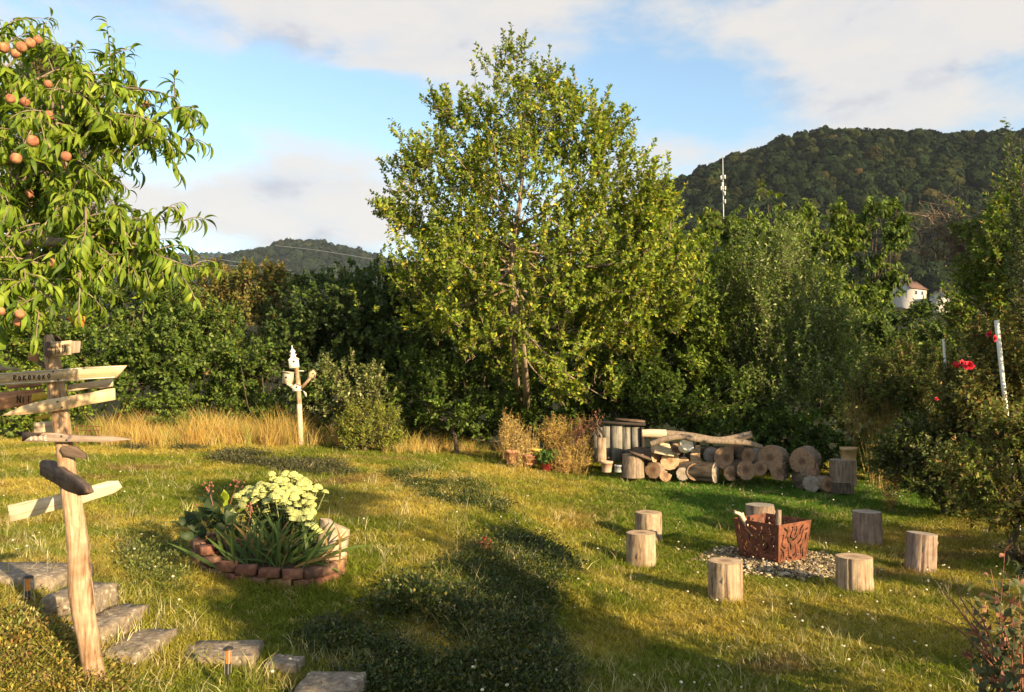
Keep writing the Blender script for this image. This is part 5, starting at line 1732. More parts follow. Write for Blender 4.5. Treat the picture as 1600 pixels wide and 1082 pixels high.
# ------------------------------------------------------------------ stone steps and path lamps
def slab(label, X0, X1, Y0, Y1, zt, h, yaw, seed, name='stone_step', mat='stone'):
    r = np.random.default_rng(seed)
    cx, cy = (X0 + X1) / 2, (Y0 + Y1) / 2
    nx, ny = 8, 10
    us = np.linspace(-.5, .5, nx); vs_ = np.linspace(-.5, .5, ny)
    sx, sy = X1 - X0, Y1 - Y0
    poly = []
    per = [(a, -.5) for a in us] + [(.5, b) for b in vs_[1:]] + [(a, .5) for a in us[::-1][1:]] + [(-.5, b) for b in vs_[::-1][1:-1]]
    per = np.array(per) * [sx, sy] + r.normal(size=(len(per), 2)) * .006
    n = len(per)
    L = []
    for z, k in ((-h, 1.0), (-h * .5, 1.01), (-.018, 1.0), (-.006, .985), (0, .965)):
        L.append(np.column_stack([per * k, np.full(n, z) + (r.normal(size=n) * .004 if z > -h else 0)]))
    L.append(np.column_stack([per * .5, np.full(n, .003) + r.normal(size=n) * .003]))
    L.append(np.array([[0, 0, .004]]))
    V = np.concatenate(L)
    fs = []
    for k in range(5):
        for i in range(n):
            j = (i + 1) % n; fs.append((k * n + i, k * n + j, (k + 1) * n + j, (k + 1) * n + i))
    t = np.array([(5 * n + i, 5 * n + (i + 1) % n, 6 * n) for i in range(n)])
    o = MB().add(V, [np.array(fs), t]).obj(name, MT[mat], None, (cx, cy, zt), (0, 0, R(yaw)))
    tag(o, label, 'stone step', 'stone steps by the signpost')


slab('weathered flat stone slab at the top of the steps behind the small path lamp', -4.6, -3.6, 6.4, 6.95, .87, .12, -4, 1)
slab('upper grey stone step right behind the signpost', -3.46, -3.13, 5.97, 6.42, .83, .24, -2, 2)
slab('middle stone step speckled with pale lichen', -3.13, -2.86, 5.76, 6.36, .675, .24, -3, 3)
slab('lower speckled stone step sunk in the grass', -2.86, -2.54, 5.56, 6.16, .55, .2, -4, 4)
slab('flat brown stone slab in the grass behind the path lamp', -2.44, -1.88, 5.83, 6.2, .445, .10, 6, 5)
slab('small stone mostly grown over between two slabs', -1.78, -1.55, 5.85, 6.05, .385, .10, -8, 6)
slab('last stone step in the shade with a dropped edge', -1.44, -1.03, 5.1, 5.72, .385, .34, -3, 7)


def lamp(label, px, ytop, ybot, Y):
    k = Y / FPX
    b = P(px, ybot, Y)
    H = (ybot - ytop) * k; r_ = 5.2 * k
    root = thing('path_lamp', label, 'garden lamp', b, 0, 'small path lamps beside the steps')
    MB().lathe([(.001, H), (r_ * .9, H * .985), (r_ * 1.5, H * .93), (r_ * 1.5, H * .905), (r_, H * .90), (.001, H * .90)], 16).obj('cap', MT['darkmetal'], root, smooth=False)
    MB().tube([(0, 0, H * .38), (0, 0, H * .9)], r_ * .62, 12).obj('glass_tube', MT['amber'], root)
    for a in range(4):
        c = (math.cos(a * 1.57 + .4) * r_ * .92, math.sin(a * 1.57 + .4) * r_ * .92)
        MB().tube([(*c, H * .02), (*c, H * .91)], r_ * .10, 5).obj('rod', MT['steel'], root)
    MB().tube([(0, 0, 0), (0, 0, H * .38)], r_ * .7, 10).obj('stem', MT['darkmetal'], root)
    MB().tube([(0, 0, -.08), (0, 0, 0)], [.002, r_ * .5], 6).obj('spike', MT['darkmetal'], root)


lamp('small path lamp with a pointed cap on the upper slab left of the signpost', 43, 900, 938, 6.1)
lamp('small path lamp with an amber glass tube before the flat brown slab', 356, 1012, 1053, 5.4)

# ------------------------------------------------------------------ flower bed
def flower_bed():
    r = np.random.default_rng(17)
    c = np.array([-2.42, 8.1]); a, b = .70, .56
    zc = gz1(c[0], c[1] - .3)
    root = thing('flower_bed', 'low oval flower bed ringed with two courses of old bricks', 'flower bed', (c[0], c[1], zc))
    me = []
    for i in range(4):
        V = np.array([(-1, -1, -1), (1, -1, -1), (1, 1, -1), (-1, 1, -1), (-1, -1, 1), (1, -1, 1), (1, 1, 1), (-1, 1, 1)]) * .5
        mb = MB()
        n = 0.04
        d = np.array([.185, .10, .085])
        L = []
        # chamfered block
        x, y, z = d / 2; q = .004
        ring = lambda X, Yy, zz: [(-X, -Yy, zz), (X, -Yy, zz), (X, Yy, zz), (-X, Yy, zz)]
        VV = np.array(ring(x - q, y - q, -z) + ring(x, y, -z + q) + ring(x, y, z - q) + ring(x - q, y - q, z)) + r.normal(size=(16, 3)) * .002
        F = [(3, 2, 1, 0), (12, 13, 14, 15)]
        for k in range(3):
            for j in range(4): F.append((k * 4 + j, k * 4 + (j + 1) % 4, k * 4 + 4 + (j + 1) % 4, k * 4 + 4 + j))
        mb.add(VV, np.array(F)); me.append(mb.me('brick', BRICKS[i]))
    N = 21
    for course in range(3):
        for k in range(N):
            th = (k + .5 * (course % 2)) / N * 2 * math.pi
            if course == 2 and not (2.6 < th % 6.283 < 4.1): continue
            x, y = a * math.cos(th), b * math.sin(th)
            gx, gy = c[0] + x, c[1] + y
            z = gz1(gx, gy) - zc + .035 + course * .090
            tx, ty = -a * math.sin(th), b * math.cos(th)
            o = bpy.data.objects.new('brick', me[r.integers(4)]); COL.objects.link(o); o.parent = root
            o.location = (x + r.normal() * .006, y + r.normal() * .006, z)
            o.rotation_euler = (r.normal() * .03, r.normal() * .03, math.atan2(ty, tx) + r.normal() * .05)
    so = MB().lathe([(.001, .13), (.4, .125), (.66, .10), (.69, -.05)], 28)
    so.obj('soil', MT['soil'], root).scale = (1, b / a, 1)
    z0 = zc + .12
    # iris clump
    base = np.array([-2.28, 7.78, z0])
    ir = thing('iris_clump', 'clump of long sword shaped green leaves spilling over the brick edge', 'plant', base)
    LP, LA, LU, LL = [], [], [], []
    for k in range(120):
        p = base + np.array([r.normal() * .20, r.normal() * .11, 0])
        an = r.normal() * .62
        d = nrm(np.array([math.sin(an) * 1.0 + (p[0] - base[0]) * 1.2, -.22 + r.normal() * .35, math.cos(an) * .95 + .25]))
        LP.append(p); LA.append(d); LU.append(nrm(np.array([-.3 * d[0], -.6, .7]) + r.normal(size=3) * .3)); LL.append(.34 + .26 * r.random())
    var = leaf_variants('leaf', 10, [((.06, .10, .022), 5), ((.09, .135, .028), 3), ((.045, .075, .02), 3), ((.24, .16, .05), .8)], r, 'leaf', (.055, .025), (.3, 1.0), (.25, .2), 7, .3)
    place_leaves(ir, base, LP, LA, LU, LL, var, r, 130, (0, 1600, 0, 1082))
    # sedum
    base = np.array([-2.32, 8.32, z0])
    sd = thing('sedum_plant', 'bushy plant topped with dense pale yellow green flower heads in the brick bed', 'plant', base)
    heads = []
    for i in range(5):
        mb = MB()
        n = 70
        u = nrm(r.normal(size=(n, 3))); u[:, 2] = np.abs(u[:, 2])
        pos = u * np.array([.5, .5, .28])
        for q in pos:
            s = .075 * (.8 + .5 * r.random())
            VV = np.array([(1, 0, 0), (-1, 0, 0), (0, 1, 0), (0, -1, 0), (0, 0, 1)]) * s + q
            mb.add(VV, np.array([(0, 2, 4), (2, 1, 4), (1, 3, 4), (3, 0, 4)]))
        mb.lathe([(.46, 0), (.42, .12), (.25, .22), (.01, .27)], 10)
        heads.append(mb.me('flower_head', MT['seed']))
    st = MB()
    k = 8.3 / FPX
    LPs = []
    for i in range(150):
        if i < 112: px, py, rx = 455 + r.normal() * 23, 0, 0
        else: px = 395 + r.normal() * 16
        tt = (px - 440) / 68.
        ytop = 733 + 24 * max(0, abs(tt + .05) - .15) ** 1.3 * 1.4 + (12 if px < 420 else 0)
        py = ytop + (75 if px > 450 else 50) * r.random() ** 1.1 * (1 if px > 415 else .5)
        Yd = 8.05 + .5 * (1 - (py - ytop) / 60) + r.normal() * .05
        p = P(px, py + 5, Yd)
        o = bpy.data.objects.new('flower_head', heads[r.integers(5)]); COL.objects.link(o); o.parent = sd
        o.location = tuple(p - base); s = (11 + 4 * r.random()) * k
        o.scale = (s, s, s * 1.5); o.rotation_euler = (r.normal() * .2 + .15, r.normal() * .2, r.random() * 6)
        f = np.array([base[0] + (p[0] - base[0]) * .35, base[1] + (p[1] - base[1]) * .35, base[2]])
        st.tube([f - base, (f + p) / 2 - base + r.normal(size=3) * .02, p - base], [.006, .005, .004], 4, n=5, caps=False)
        LPs.append((f, p))
    st.obj('stem', MT['seedstem'], sd, kind='stuff')
    PP, AA, UU, LN, WD = [], [], [], [], []
    for f, p in LPs:
        q, ax, up, ln, wd = spray(r, f[None], nrm((p - f))[None], np.array([np.linalg.norm(p - f) * .92]), 16, .075, .03, .9, .1, 0, .5)
        PP.append(q); AA.append(ax); UU.append(up); LN.append(ln); WD.append(wd)
    V, F = leaf_quads(np.concatenate(PP) - base, np.concatenate(AA), np.concatenate(UU), np.concatenate(LN), np.concatenate(WD))
    cc = pick([((.06, .10, .04), 4), ((.09, .13, .05), 3)], len(V) // 4, r)
    link('leaves', mesh_np('leaves', V, F, MT['leaf'], col=np.repeat(cc, 4, 0)), sd, kind='stuff')
    # broad leaved plant with red seed stalks at the left
    base = P(345, 850, 7.95); base[2] = z0
    be = thing('bergenia_plant', 'broad dark leaved plant with red seed stalks at the left of the brick bed', 'plant', base)
    LP, LA, LU, LL = [], [], [], []
    for i in range(64):
        px, py = 340 + r.normal() * 20, 822 + r.normal() * 17
        if i < 5: px, py = (352, 778, 0)[:2] if i < 3 else (368, 790); px += r.normal() * 5; py += r.normal() * 6
        p = P(px, py, 7.95 + r.normal() * .12)
        d = nrm(np.array([p[0] - base[0], -.35 + r.normal() * .4, .25 + r.random() * (.5 if i >= 5 else 2.2)]) + r.normal(size=3) * .15)
        LP.append(p); LA.append(d); LU.append(nrm(np.array([0, -.5, .8]) + r.normal(size=3) * .4)); LL.append(.12 + .05 * r.random())
    var = leaf_variants('leaf', 8, [((.04, .065, .025), 5), ((.07, .10, .03), 3), ((.10, .05, .035), 1)], r, 'leaf', (.62, .2), (.4, .9), (.2, .3), 6, .2)
    vb = leaf_variants('bright_leaf', 3, [((.26, .32, .03), 1)], r, 'leaf', (.5, .2), (.3, .5), (.2, .3), 6, .2)
    place_leaves(be, base, LP[5:], LA[5:], LU[5:], LL[5:], var, r, 80, (0, 1600, 0, 1082))
    place_leaves(be, base, LP[:5], LA[:5], LU[:5], [q * .8 for q in LL[:5]], vb, r, 10, (0, 1600, 0, 1082), 'bright_leaf')
    for (pts, nb) in (([(345, 850), (335, 800), (325, 758)], 14), ([(352, 850), (358, 795), (372, 752)], 16), ([(338, 850), (322, 815), (316, 790)], 8), ([(380, 840), (390, 812), (392, 790)], 12)):
        m = MB().tube([P(x, y, 7.95) - base for x, y in pts], [.006, .005, .003], 5, n=8)
        e = P(*pts[-1], 7.95) - base
        for q in range(nb):
            w = e + np.array([r.normal() * .03, r.normal() * .03, -.07 + .09 * r.random()])
            m.lathe([(.001, -.012), (.011, -.003), (.010, .007), (.001, .013)], 6, w)
        m.obj('seed_stalk', MT['redstem'], be)
    # pale boulder leaning at the back right of the bed
    V, F = log_body(r, 1, 1.0, 9, 4, .16, 0, 0)
    V = V.copy(); V[..., 0] *= .165; V[..., 1] *= .14; V[..., 2] *= .34
    V[-1, :, 2] += V[-1, :, 0] * -.3
    bo = MB().add(V.reshape(-1, 3), F); cv, cf = cap(r, V[-1], 1, 0); bo.add(cv, cf)
    bp = P(509, 838, 8.15); bp[2] = gz1(bp[0], bp[1]) - .03 + .16; bp[0] += .05
    tag(bo.obj('pale_rock', MT['rock'], None, bp, (0, .12, .4)), 'pale angular block of stone at the back right of the flower bed', 'stone')


MT['seedstem'] = mat_flat('sedum_stem', (.26, .28, .10), 0.7)
flower_bed()

# ------------------------------------------------------------------ poles, roses, cage, houses, masts, wires
def pole(label, x0, y0, x1, y1, Y, r_, seed):
    a, b = P(x0, y0, Y), P(x1, y1, Y)
    d = (b - a) / np.linalg.norm(b - a)
    g = gz1(b[0], b[1])
    b2 = a + d * ((a[2] - g + .1) / -d[2])
    o = link('garden_pole', MB().tube([b2, (a + b2) / 2, a], [r_ * .8, r_ * .9, r_], 10, n=6).me('garden_pole', MT['white'], True))
    tag(o, label, 'pole', 'white garden poles among the roses')


pole('taller white pole leaning in the rose bush at the right edge', 1557, 501, 1576, 680, 12.25, .036, 1)
pole('shorter thin white pole left of the big red rose', 1474, 530, 1480, 612, 13.4, .023, 2)


def roses():
    r = np.random.default_rng(31)
    root = [o for o in bpy.data.objects if o.name == 'rose_bush'][0]
    base = np.array(root.location)
    ms = []
    for i in range(3):
        mb = MB()
        for ring_, (n, rad, hz_, op) in enumerate(((6, .5, .0, .9), (5, .38, .08, .6), (5, .26, .14, .35), (4, .15, .18, .15))):
            for k in range(n):
                a = k / n * 6.28 + ring_ * .5 + r.normal() * .1
                ca, sa = math.cos(a), math.sin(a)
                w = rad * .75
                V = []
                for (f, h, ww) in ((.15, 0, .4), (.7, .14 + hz_, 1.0), (1.0, .26 + hz_ - op * .12, .75)):
                    for s in (-1, 0, 1):
                        x = rad * f * (1 - .12 * abs(s)); yy = s * w * ww * .5
                        V.append((x * ca - yy * sa, x * sa + yy * ca, h))
                F = [(q * 3 + s, q * 3 + s + 1, q * 3 + s + 4, q * 3 + s + 3) for q in range(2) for s in range(2)]
                mb.add(V, np.array(F))
        ms.append(mb.me('rose_bloom', MT['petal_red'], True))
    for (px, py, s, Y) in ((1513, 573, 20, 11.6), (1503, 570, 17, 11.7), (1493, 571, 14, 11.9), (1547, 523, 13, 11.4), (1553, 529, 12, 11.4), (1463, 624, 7, 12.4)):
        o = bpy.data.objects.new('rose_bloom', ms[r.integers(3)]); COL.objects.link(o); o.parent = root
        o.location = tuple(P(px, py, Y) - base); d = s * Y / FPX * .95
        o.scale = (d, d, d); o.rotation_euler = (1.0 + r.normal() * .35, r.normal() * .4, r.normal() * .8)


roses()
b = P(137, 681, 16.9); b[2] = gz1(b[0], b[1])
cg = thing('wire_cage', 'rusty wire frame standing in the dry grass behind the signpost', 'frame', b)
k = b[1] / FPX
for x in (-17, 0, 17): MB().tube([(x * k, 0, 0), (x * k, 0, 32 * k)], .014, 5).obj('upright', MT['rust'], cg)
for z in (32, 26, 12): MB().tube([(-19 * k, 0, z * k), (19 * k, 0, z * k)], .009, 5).obj('bar', MT['rust'], cg)


def house(name, label, px, py, Y, w, d, eave, ridge, yaw, roofmat, wins, base_drop=9):
    b = P(px, py, Y)       # centre of the eave line
    root = thing(name, label, 'house', b - np.array([0, 0, base_drop]), R(yaw))
    h = base_drop
    rz = h + ridge
    # long axis X; gables at +-X
    wl = MB()
    V = [(-w / 2, -d / 2, 0), (w / 2, -d / 2, 0), (w / 2, d / 2, 0), (-w / 2, d / 2, 0), (-w / 2, -d / 2, h), (w / 2, -d / 2, h), (w / 2, d / 2, h), (-w / 2, d / 2, h), (-w / 2, 0, rz), (w / 2, 0, rz)]
    wl.add(V, [np.array([(0, 1, 5, 4), (2, 3, 7, 6)]), np.array([(3, 0, 4, 8, 7), (1, 2, 6, 9, 5)])])
    wl.obj('wall', MT['render'], root)
    sl_ = math.hypot(d / 2 + .5, ridge * (d / 2 + .5) / (d / 2)); a = math.atan2(ridge, d / 2)
    for s in (-1, 1):
        m = MB().box((0, s * (d / 4 + .25) * 1.0, h + ridge / 2 - ridge * .25 / (d / 2) + .12), (w + 1.0, sl_, .2), Matrix.Rotation(-s * a, 3, 'X'))
        m.obj('roof', MT[roofmat], root)
    MB().box((w * .2, 0, rz + .5), (.7, .6, 1.6)).obj('chimney', MT['roof_red'], root)
    for (side, u, z, ww, hh) in wins:
        if side == 'long': c, dm = (u * w, -d / 2 - .03, h + z), (ww, .12, hh)
        else: c, dm = (-w / 2 - .03, u * d, h + z), (.12, ww, hh)
        o = MB().box(c, dm).obj('window', MT['window'], root)
        if side == 'long':
            MB().box((c[0], c[1] - .07, c[2] - hh / 2 - .06), (ww + .3, .2, .12)).obj('sill', MT['render'], o)
        else:
            MB().box((c[0] - .07, c[1], c[2] - hh / 2 - .06), (.2, ww + .3, .12)).obj('sill', MT['render'], o)
    return root


house('white_house', 'white house with a brown gabled roof far off between the trees, the one farther left', 1418, 453, 300, 10, 9, 0, 3.4, 32, 'roof_red', [('long', -.2, -1.6, 1.6, 1.3), ('long', .2, -1.6, 1.2, 1.3), ('gable', 0, 1.2, .9, 1.0)])
house('white_house', 'white house with a dark roof whose gable faces the viewer, farther right', 1470, 455, 305, 10, 8, 0, 3.4, 62, 'roof_dark', [('gable', 0, 1.0, .8, 1.3)])
house('low_house', 'low white annex with a dark sloping roof before the house with the dark gable', 1468, 465, 292, 8, 5, 0, 1.8, 50, 'roof_dark', [('long', 0, -1.5, 1.2, 1.2)], 7)


def mast():
    Y = 335
    k = Y / FPX
    b = P(1130.5, 345, Y)
    root = thing('radio_mast', 'slim grey radio mast with antenna boxes on the wooded hillside', 'mast', b)
    H = (345 - 240) * k
    MB().tube([(0, 0, -6), (0, 0, H * .62), (0, 0, H)], [.27, .22, .15], 8).obj('pole', MT['steel'], root)
    for (dx, y) in ((-3.5, 277), (2.6, 276), (-1.6, 288), (-3.2, 294), (3.0, 294), (2.3, 302), (2.5, 315)):
        MB().box((dx * k, -.4, (345 - y) * k), (1.6 * k, .6, 6 * k)).tube([(0, 0, (345 - y) * k), (dx * k, -.2, (345 - y) * k)], .09, 5).obj('antenna', MT['white'], root)
    b = P(457.5, 392, 1390)
    o = link('thin_mast', MB().tube([b, P(457.5, 366, 1390)], [.7, .4], 6).me('thin_mast', MT['steel']))
    tag(o, 'thin mast on the crest of the far dark hill', 'mast')
    for (q, lab) in (([(150, 390), (300, 400), (455, 423)], 'uppermost power line crossing before the dark hill at the left'), ([(150, 398), (300, 408), (460, 428)], 'second power line close below the uppermost at the left'),
              ([(430, 384), (500, 392), (600, 408)], 'power line starting near the thin mast'), ([(150, 424), (370, 432), (480, 446)], 'lowest power line just above the hedge at the left')):
        o = link('power_line', MB().tube([P(a, c, 700) for a, c in q], .17, 4, n=12).me('power_line', MT['steel']))
        tag(o, lab, 'power line', 'power lines before the far hill')


mast()

# ------------------------------------------------------------------ smaller plants at the edges
tree('stalk_plant', 'tall dry yellowish seed stalks growing beside the pot on the sawn log', 'plant', gbase(1372, 15.6),
     [B(1370, 640, 42, 40, 15.6), B(1335, 640, 18, 50, 15.8), B(1380, 710, 32, 50, 15.3), B(1395, 660, 26, 50, 15.4)], 420, 22, .035, .008, [((.30, .21, .08), 4), ((.22, .19, .06), 3), ((.15, .17, .05), 3), ((.40, .27, .12), 1)], 901,
     up=1.6, out=.25, rand=.18, L=.45, limbs=5, tr=.02, clump=.2, twig_r=.003, mat='dry', bark='straw')
tree('dry_plant', 'tall tangle of yellowed dry stems behind the row of pots', 'plant', gbase(880, 16.9),
     [B(875, 690, 30, 28, 16.9), B(890, 715, 25, 22, 16.6), B(915, 690, 20, 25, 16.9), B(860, 680, 15, 20, 16.9), B(895, 725, 30, 16, 16.0)], 520, 18, .06, .011, [((.48, .32, .08), 4), ((.36, .24, .08), 3), ((.25, .22, .06), 2), ((.36, .16, .10), .8)], 902,
     up=1.3, out=.4, rand=.3, L=.4, limbs=6, tr=.015, clump=.2, twig_r=.003, mat='dry', bark='straw')
tree('dry_plant', 'pale dry stems with seed heads at the left end of the row of pots', 'plant', gbase(805, 17.0),
     [B(803, 690, 18, 30, 17), B(830, 700, 16, 20, 16.8), B(790, 680, 10, 25, 17), B(815, 722, 25, 12, 16.3)], 260, 16, .06, .011, [((.50, .36, .12), 4), ((.38, .27, .12), 3)], 903,
     up=1.5, out=.3, rand=.25, L=.5, limbs=5, tr=.012, clump=.2, twig_r=.003, mat='dry', bark='straw')
tree('potted_plant', 'small leafy green plant growing in the bright red pot', 'plant', P(854, 728, 16.2), [B(856, 716, 14, 9, 16.2)], 34, 10, .09, .05, [((.08, .15, .03), 3), ((.12, .20, .05), 2)], 904,
     up=.7, out=.7, L=.15, limbs=3, tr=.008, twigs=False, clump=0)
tree('reddish_weed', 'reddish dry weed stems leaning before the grey boards', 'plant', gbase(918, 16.5), [B(905, 672, 12, 12, 16.5), B(930, 662, 14, 12, 16.5), B(895, 685, 12, 10, 16.5)], 60, 12, .035, .012, [((.36, .14, .10), 3), ((.28, .16, .08), 2)], 905,
     up=.6, out=.6, L=.3, limbs=6, tr=.01, twig_r=.004, mat='dry', clump=.3)
tree('rusty_grass_tuft', 'rust coloured dry grass tuft at the lawn edge beside the white daisies', 'plant', gbase(1392, 13.5), [B(1392, 768, 16, 20, 13.5)], 70, 14, .06, .006, [((.42, .20, .08), 3), ((.30, .15, .07), 2)], 906,
     up=1.6, out=.6, rand=.2, L=.3, limbs=3, tr=.006, twigs=False, mat='dry', clump=0)
tree('yellow_grass_tuft', 'yellowish dry tuft at the lawn edge under the brown red bush', 'plant', gbase(1568, 11.2), [B(1565, 795, 22, 18, 11.2)], 80, 14, .06, .006, [((.36, .27, .10), 3), ((.25, .16, .07), 2)], 907,
     up=1.6, out=.6, rand=.2, L=.3, limbs=3, tr=.006, twigs=False, mat='dry', clump=0)
tree('shady_bush', 'dark brown bush in the shade at the right edge above the near flowering bush', 'shrub', gbase(1610, 8.6), [B(1625, 865, 40, 26, 8.6), B(1655, 905, 45, 35, 8.4)], 220, 18, .05, .022, [((.07, .055, .025), 4), ((.11, .075, .035), 2), ((.05, .06, .02), 3)], 908,
     up=.4, out=.7, L=.35, limbs=6, tr=.03)


def near_bush():
    r = np.random.default_rng(55)
    base = np.array([*P(1575, 1082, 5.7)[:2], 0.0]); base[2] = gz1(*base[:2])
    root = thing('leafy_bush', 'near bush with small red and green leaves and bare red stems, lower right corner', 'shrub', base)
    mb = MB()
    LP, LA, LU, LL = [], [], [], []
    tips = [(1548, 890, 5.8), (1570, 860, 5.9), (1590, 880, 5.8), (1530, 930, 5.7), (1510, 915, 5.9), (1560, 940, 5.5), (1595, 930, 5.6), (1525, 980, 5.5), (1585, 985, 5.4), (1550, 1000, 5.3), (1540, 1040, 5.3), (1600, 1040, 5.2), (1515, 1010, 5.6),
            (1570, 960, 5.9), (1605, 900, 6.0), (1540, 955, 5.9), (1560, 1020, 5.6), (1590, 1010, 5.8), (1575, 900, 6.1), (1530, 1060, 5.2), (1580, 1060, 5.2), (1500, 940, 6.0), (1555, 915, 5.7), (1610, 960, 5.5), (1570, 1075, 5.0), (1600, 1075, 5.1)]
    for (px, py, Y) in tips:
        e = P(px, py, Y) - base
        s = np.array([r.normal() * .08, r.normal() * .08, 0])
        pth = smooth_path([s, (s + e) / 2 + r.normal(size=3) * .04, e], 10)
        mb.tube(pth, np.linspace(.007, .002, 10), 5, caps=False)
        d = nrm(np.gradient(pth, axis=0))
        for k in range(18):
            t = 1 - .62 * (k / 18) ** .9
            i = min(8, int(t * 9)); f = t * 9 - i
            p = pth[i] * (1 - f) + pth[i + 1] * f + r.normal(size=3) * .012
            rd = nrm(np.cross(d[i], r.normal(size=3)))
            LP.append(p + base); LA.append(nrm(d[i] * .6 + rd * .8 + np.array([0, 0, .15]))); LU.append(nrm(np.array([.3, -.4, .7]) + r.normal(size=3) * .5)); LL.append(.045 + .045 * r.random())
    for (pts) in ([(1560, 1040), (1520, 980), (1470, 920)], [(1560, 1040), (1525, 990), (1482, 930)], [(1550, 1040), (1500, 985), (1462, 965)], [(1545, 990), (1510, 950), (1486, 900)], [(1560, 1030), (1530, 960), (1500, 930)]):
        mb.tube([P(x, y, 5.5) - base for x, y in pts], [.006, .005, .0025], 5, n=10)
    mb.obj('stems', MT['redstem'], root, smooth=True, kind='stuff')
    var = leaf_variants('leaf', 14, [((.07, .085, .035), 5), ((.11, .12, .05), 3), ((.20, .075, .05), 2.5), ((.26, .26, .10), 1.2), ((.30, .14, .09), 1)], r, 'leaf', (.5, .2), (.2, .8), (.15, .3), 5, .3)
    place_leaves(root, base, LP, LA, LU, LL, var, r, 290, (1400, 1600, 780, 1082))


near_bush()

# ------------------------------------------------------------------ lawn, ground cover, dry grass (what nobody could count)
def blades(n, rad, h, w, lean, r, seg=2, tone=.18):
    VV, FF, CC, nn = [], [], [], 0
    for i in range(n):
        a = r.random() * 6.28; q = rad * math.sqrt(r.random())
        p = np.array([q * math.cos(a), q * math.sin(a), -.01])
        hh = h * (.5 + .7 * r.random())
        d = np.array([r.normal() * lean, r.normal() * lean, 1.0])
        b = r.random() * 6.28; s = np.array([math.cos(b), math.sin(b), 0]) * w * .5
        mid = p + d * hh * .55; tip = p + d * hh + np.array([d[0], d[1], -.25 * lean]) * hh * .5
        V = [p - s, p + s, mid + s * .8, mid - s * .8, tip]
        VV += V; FF += [(nn, nn + 1, nn + 2, nn + 3)]; CC += [(1 + tone * r.normal())] * 5
        nn += 5
    V = np.array(VV); Q = np.array(FF); T = np.array([(f[3], f[2], f[3] + 1) for f in FF])
    c = np.clip(np.array(CC), .4, 1.6)[:, None] * np.ones((1, 3))
    return V, [Q, T], c


def clump_set(name, k, mat, **kw):
    r = np.random.default_rng(len(name) * 13)
    ms = []
    for i in range(k):
        V, F, c = blades(r=r, **kw)
        ms.append(mesh_np(name, V, F, MT[mat], col=c))
    return variant_collection(name, ms)


GR = np.random.default_rng(2024)
BANK = [(600, 738), (680, 735), (740, 752), (785, 790), (800, 830), (870, 862), (885, 885), (872, 930), (850, 980), (880, 1040), (900, 1100), (520, 1100), (500, 1035), (440, 990), (560, 975), (640, 905), (720, 870), (715, 830), (690, 790)]
BAND = [(185, 700), (260, 697), (340, 705), (430, 713), (520, 726), (560, 745), (470, 742), (380, 728), (280, 715)]
BED = (-2.42, 8.1, .76, .62)


def rotz(n, t=.15): return np.stack([GR.normal(size=n) * t, GR.normal(size=n) * t, GR.random(n) * 6.283], -1)


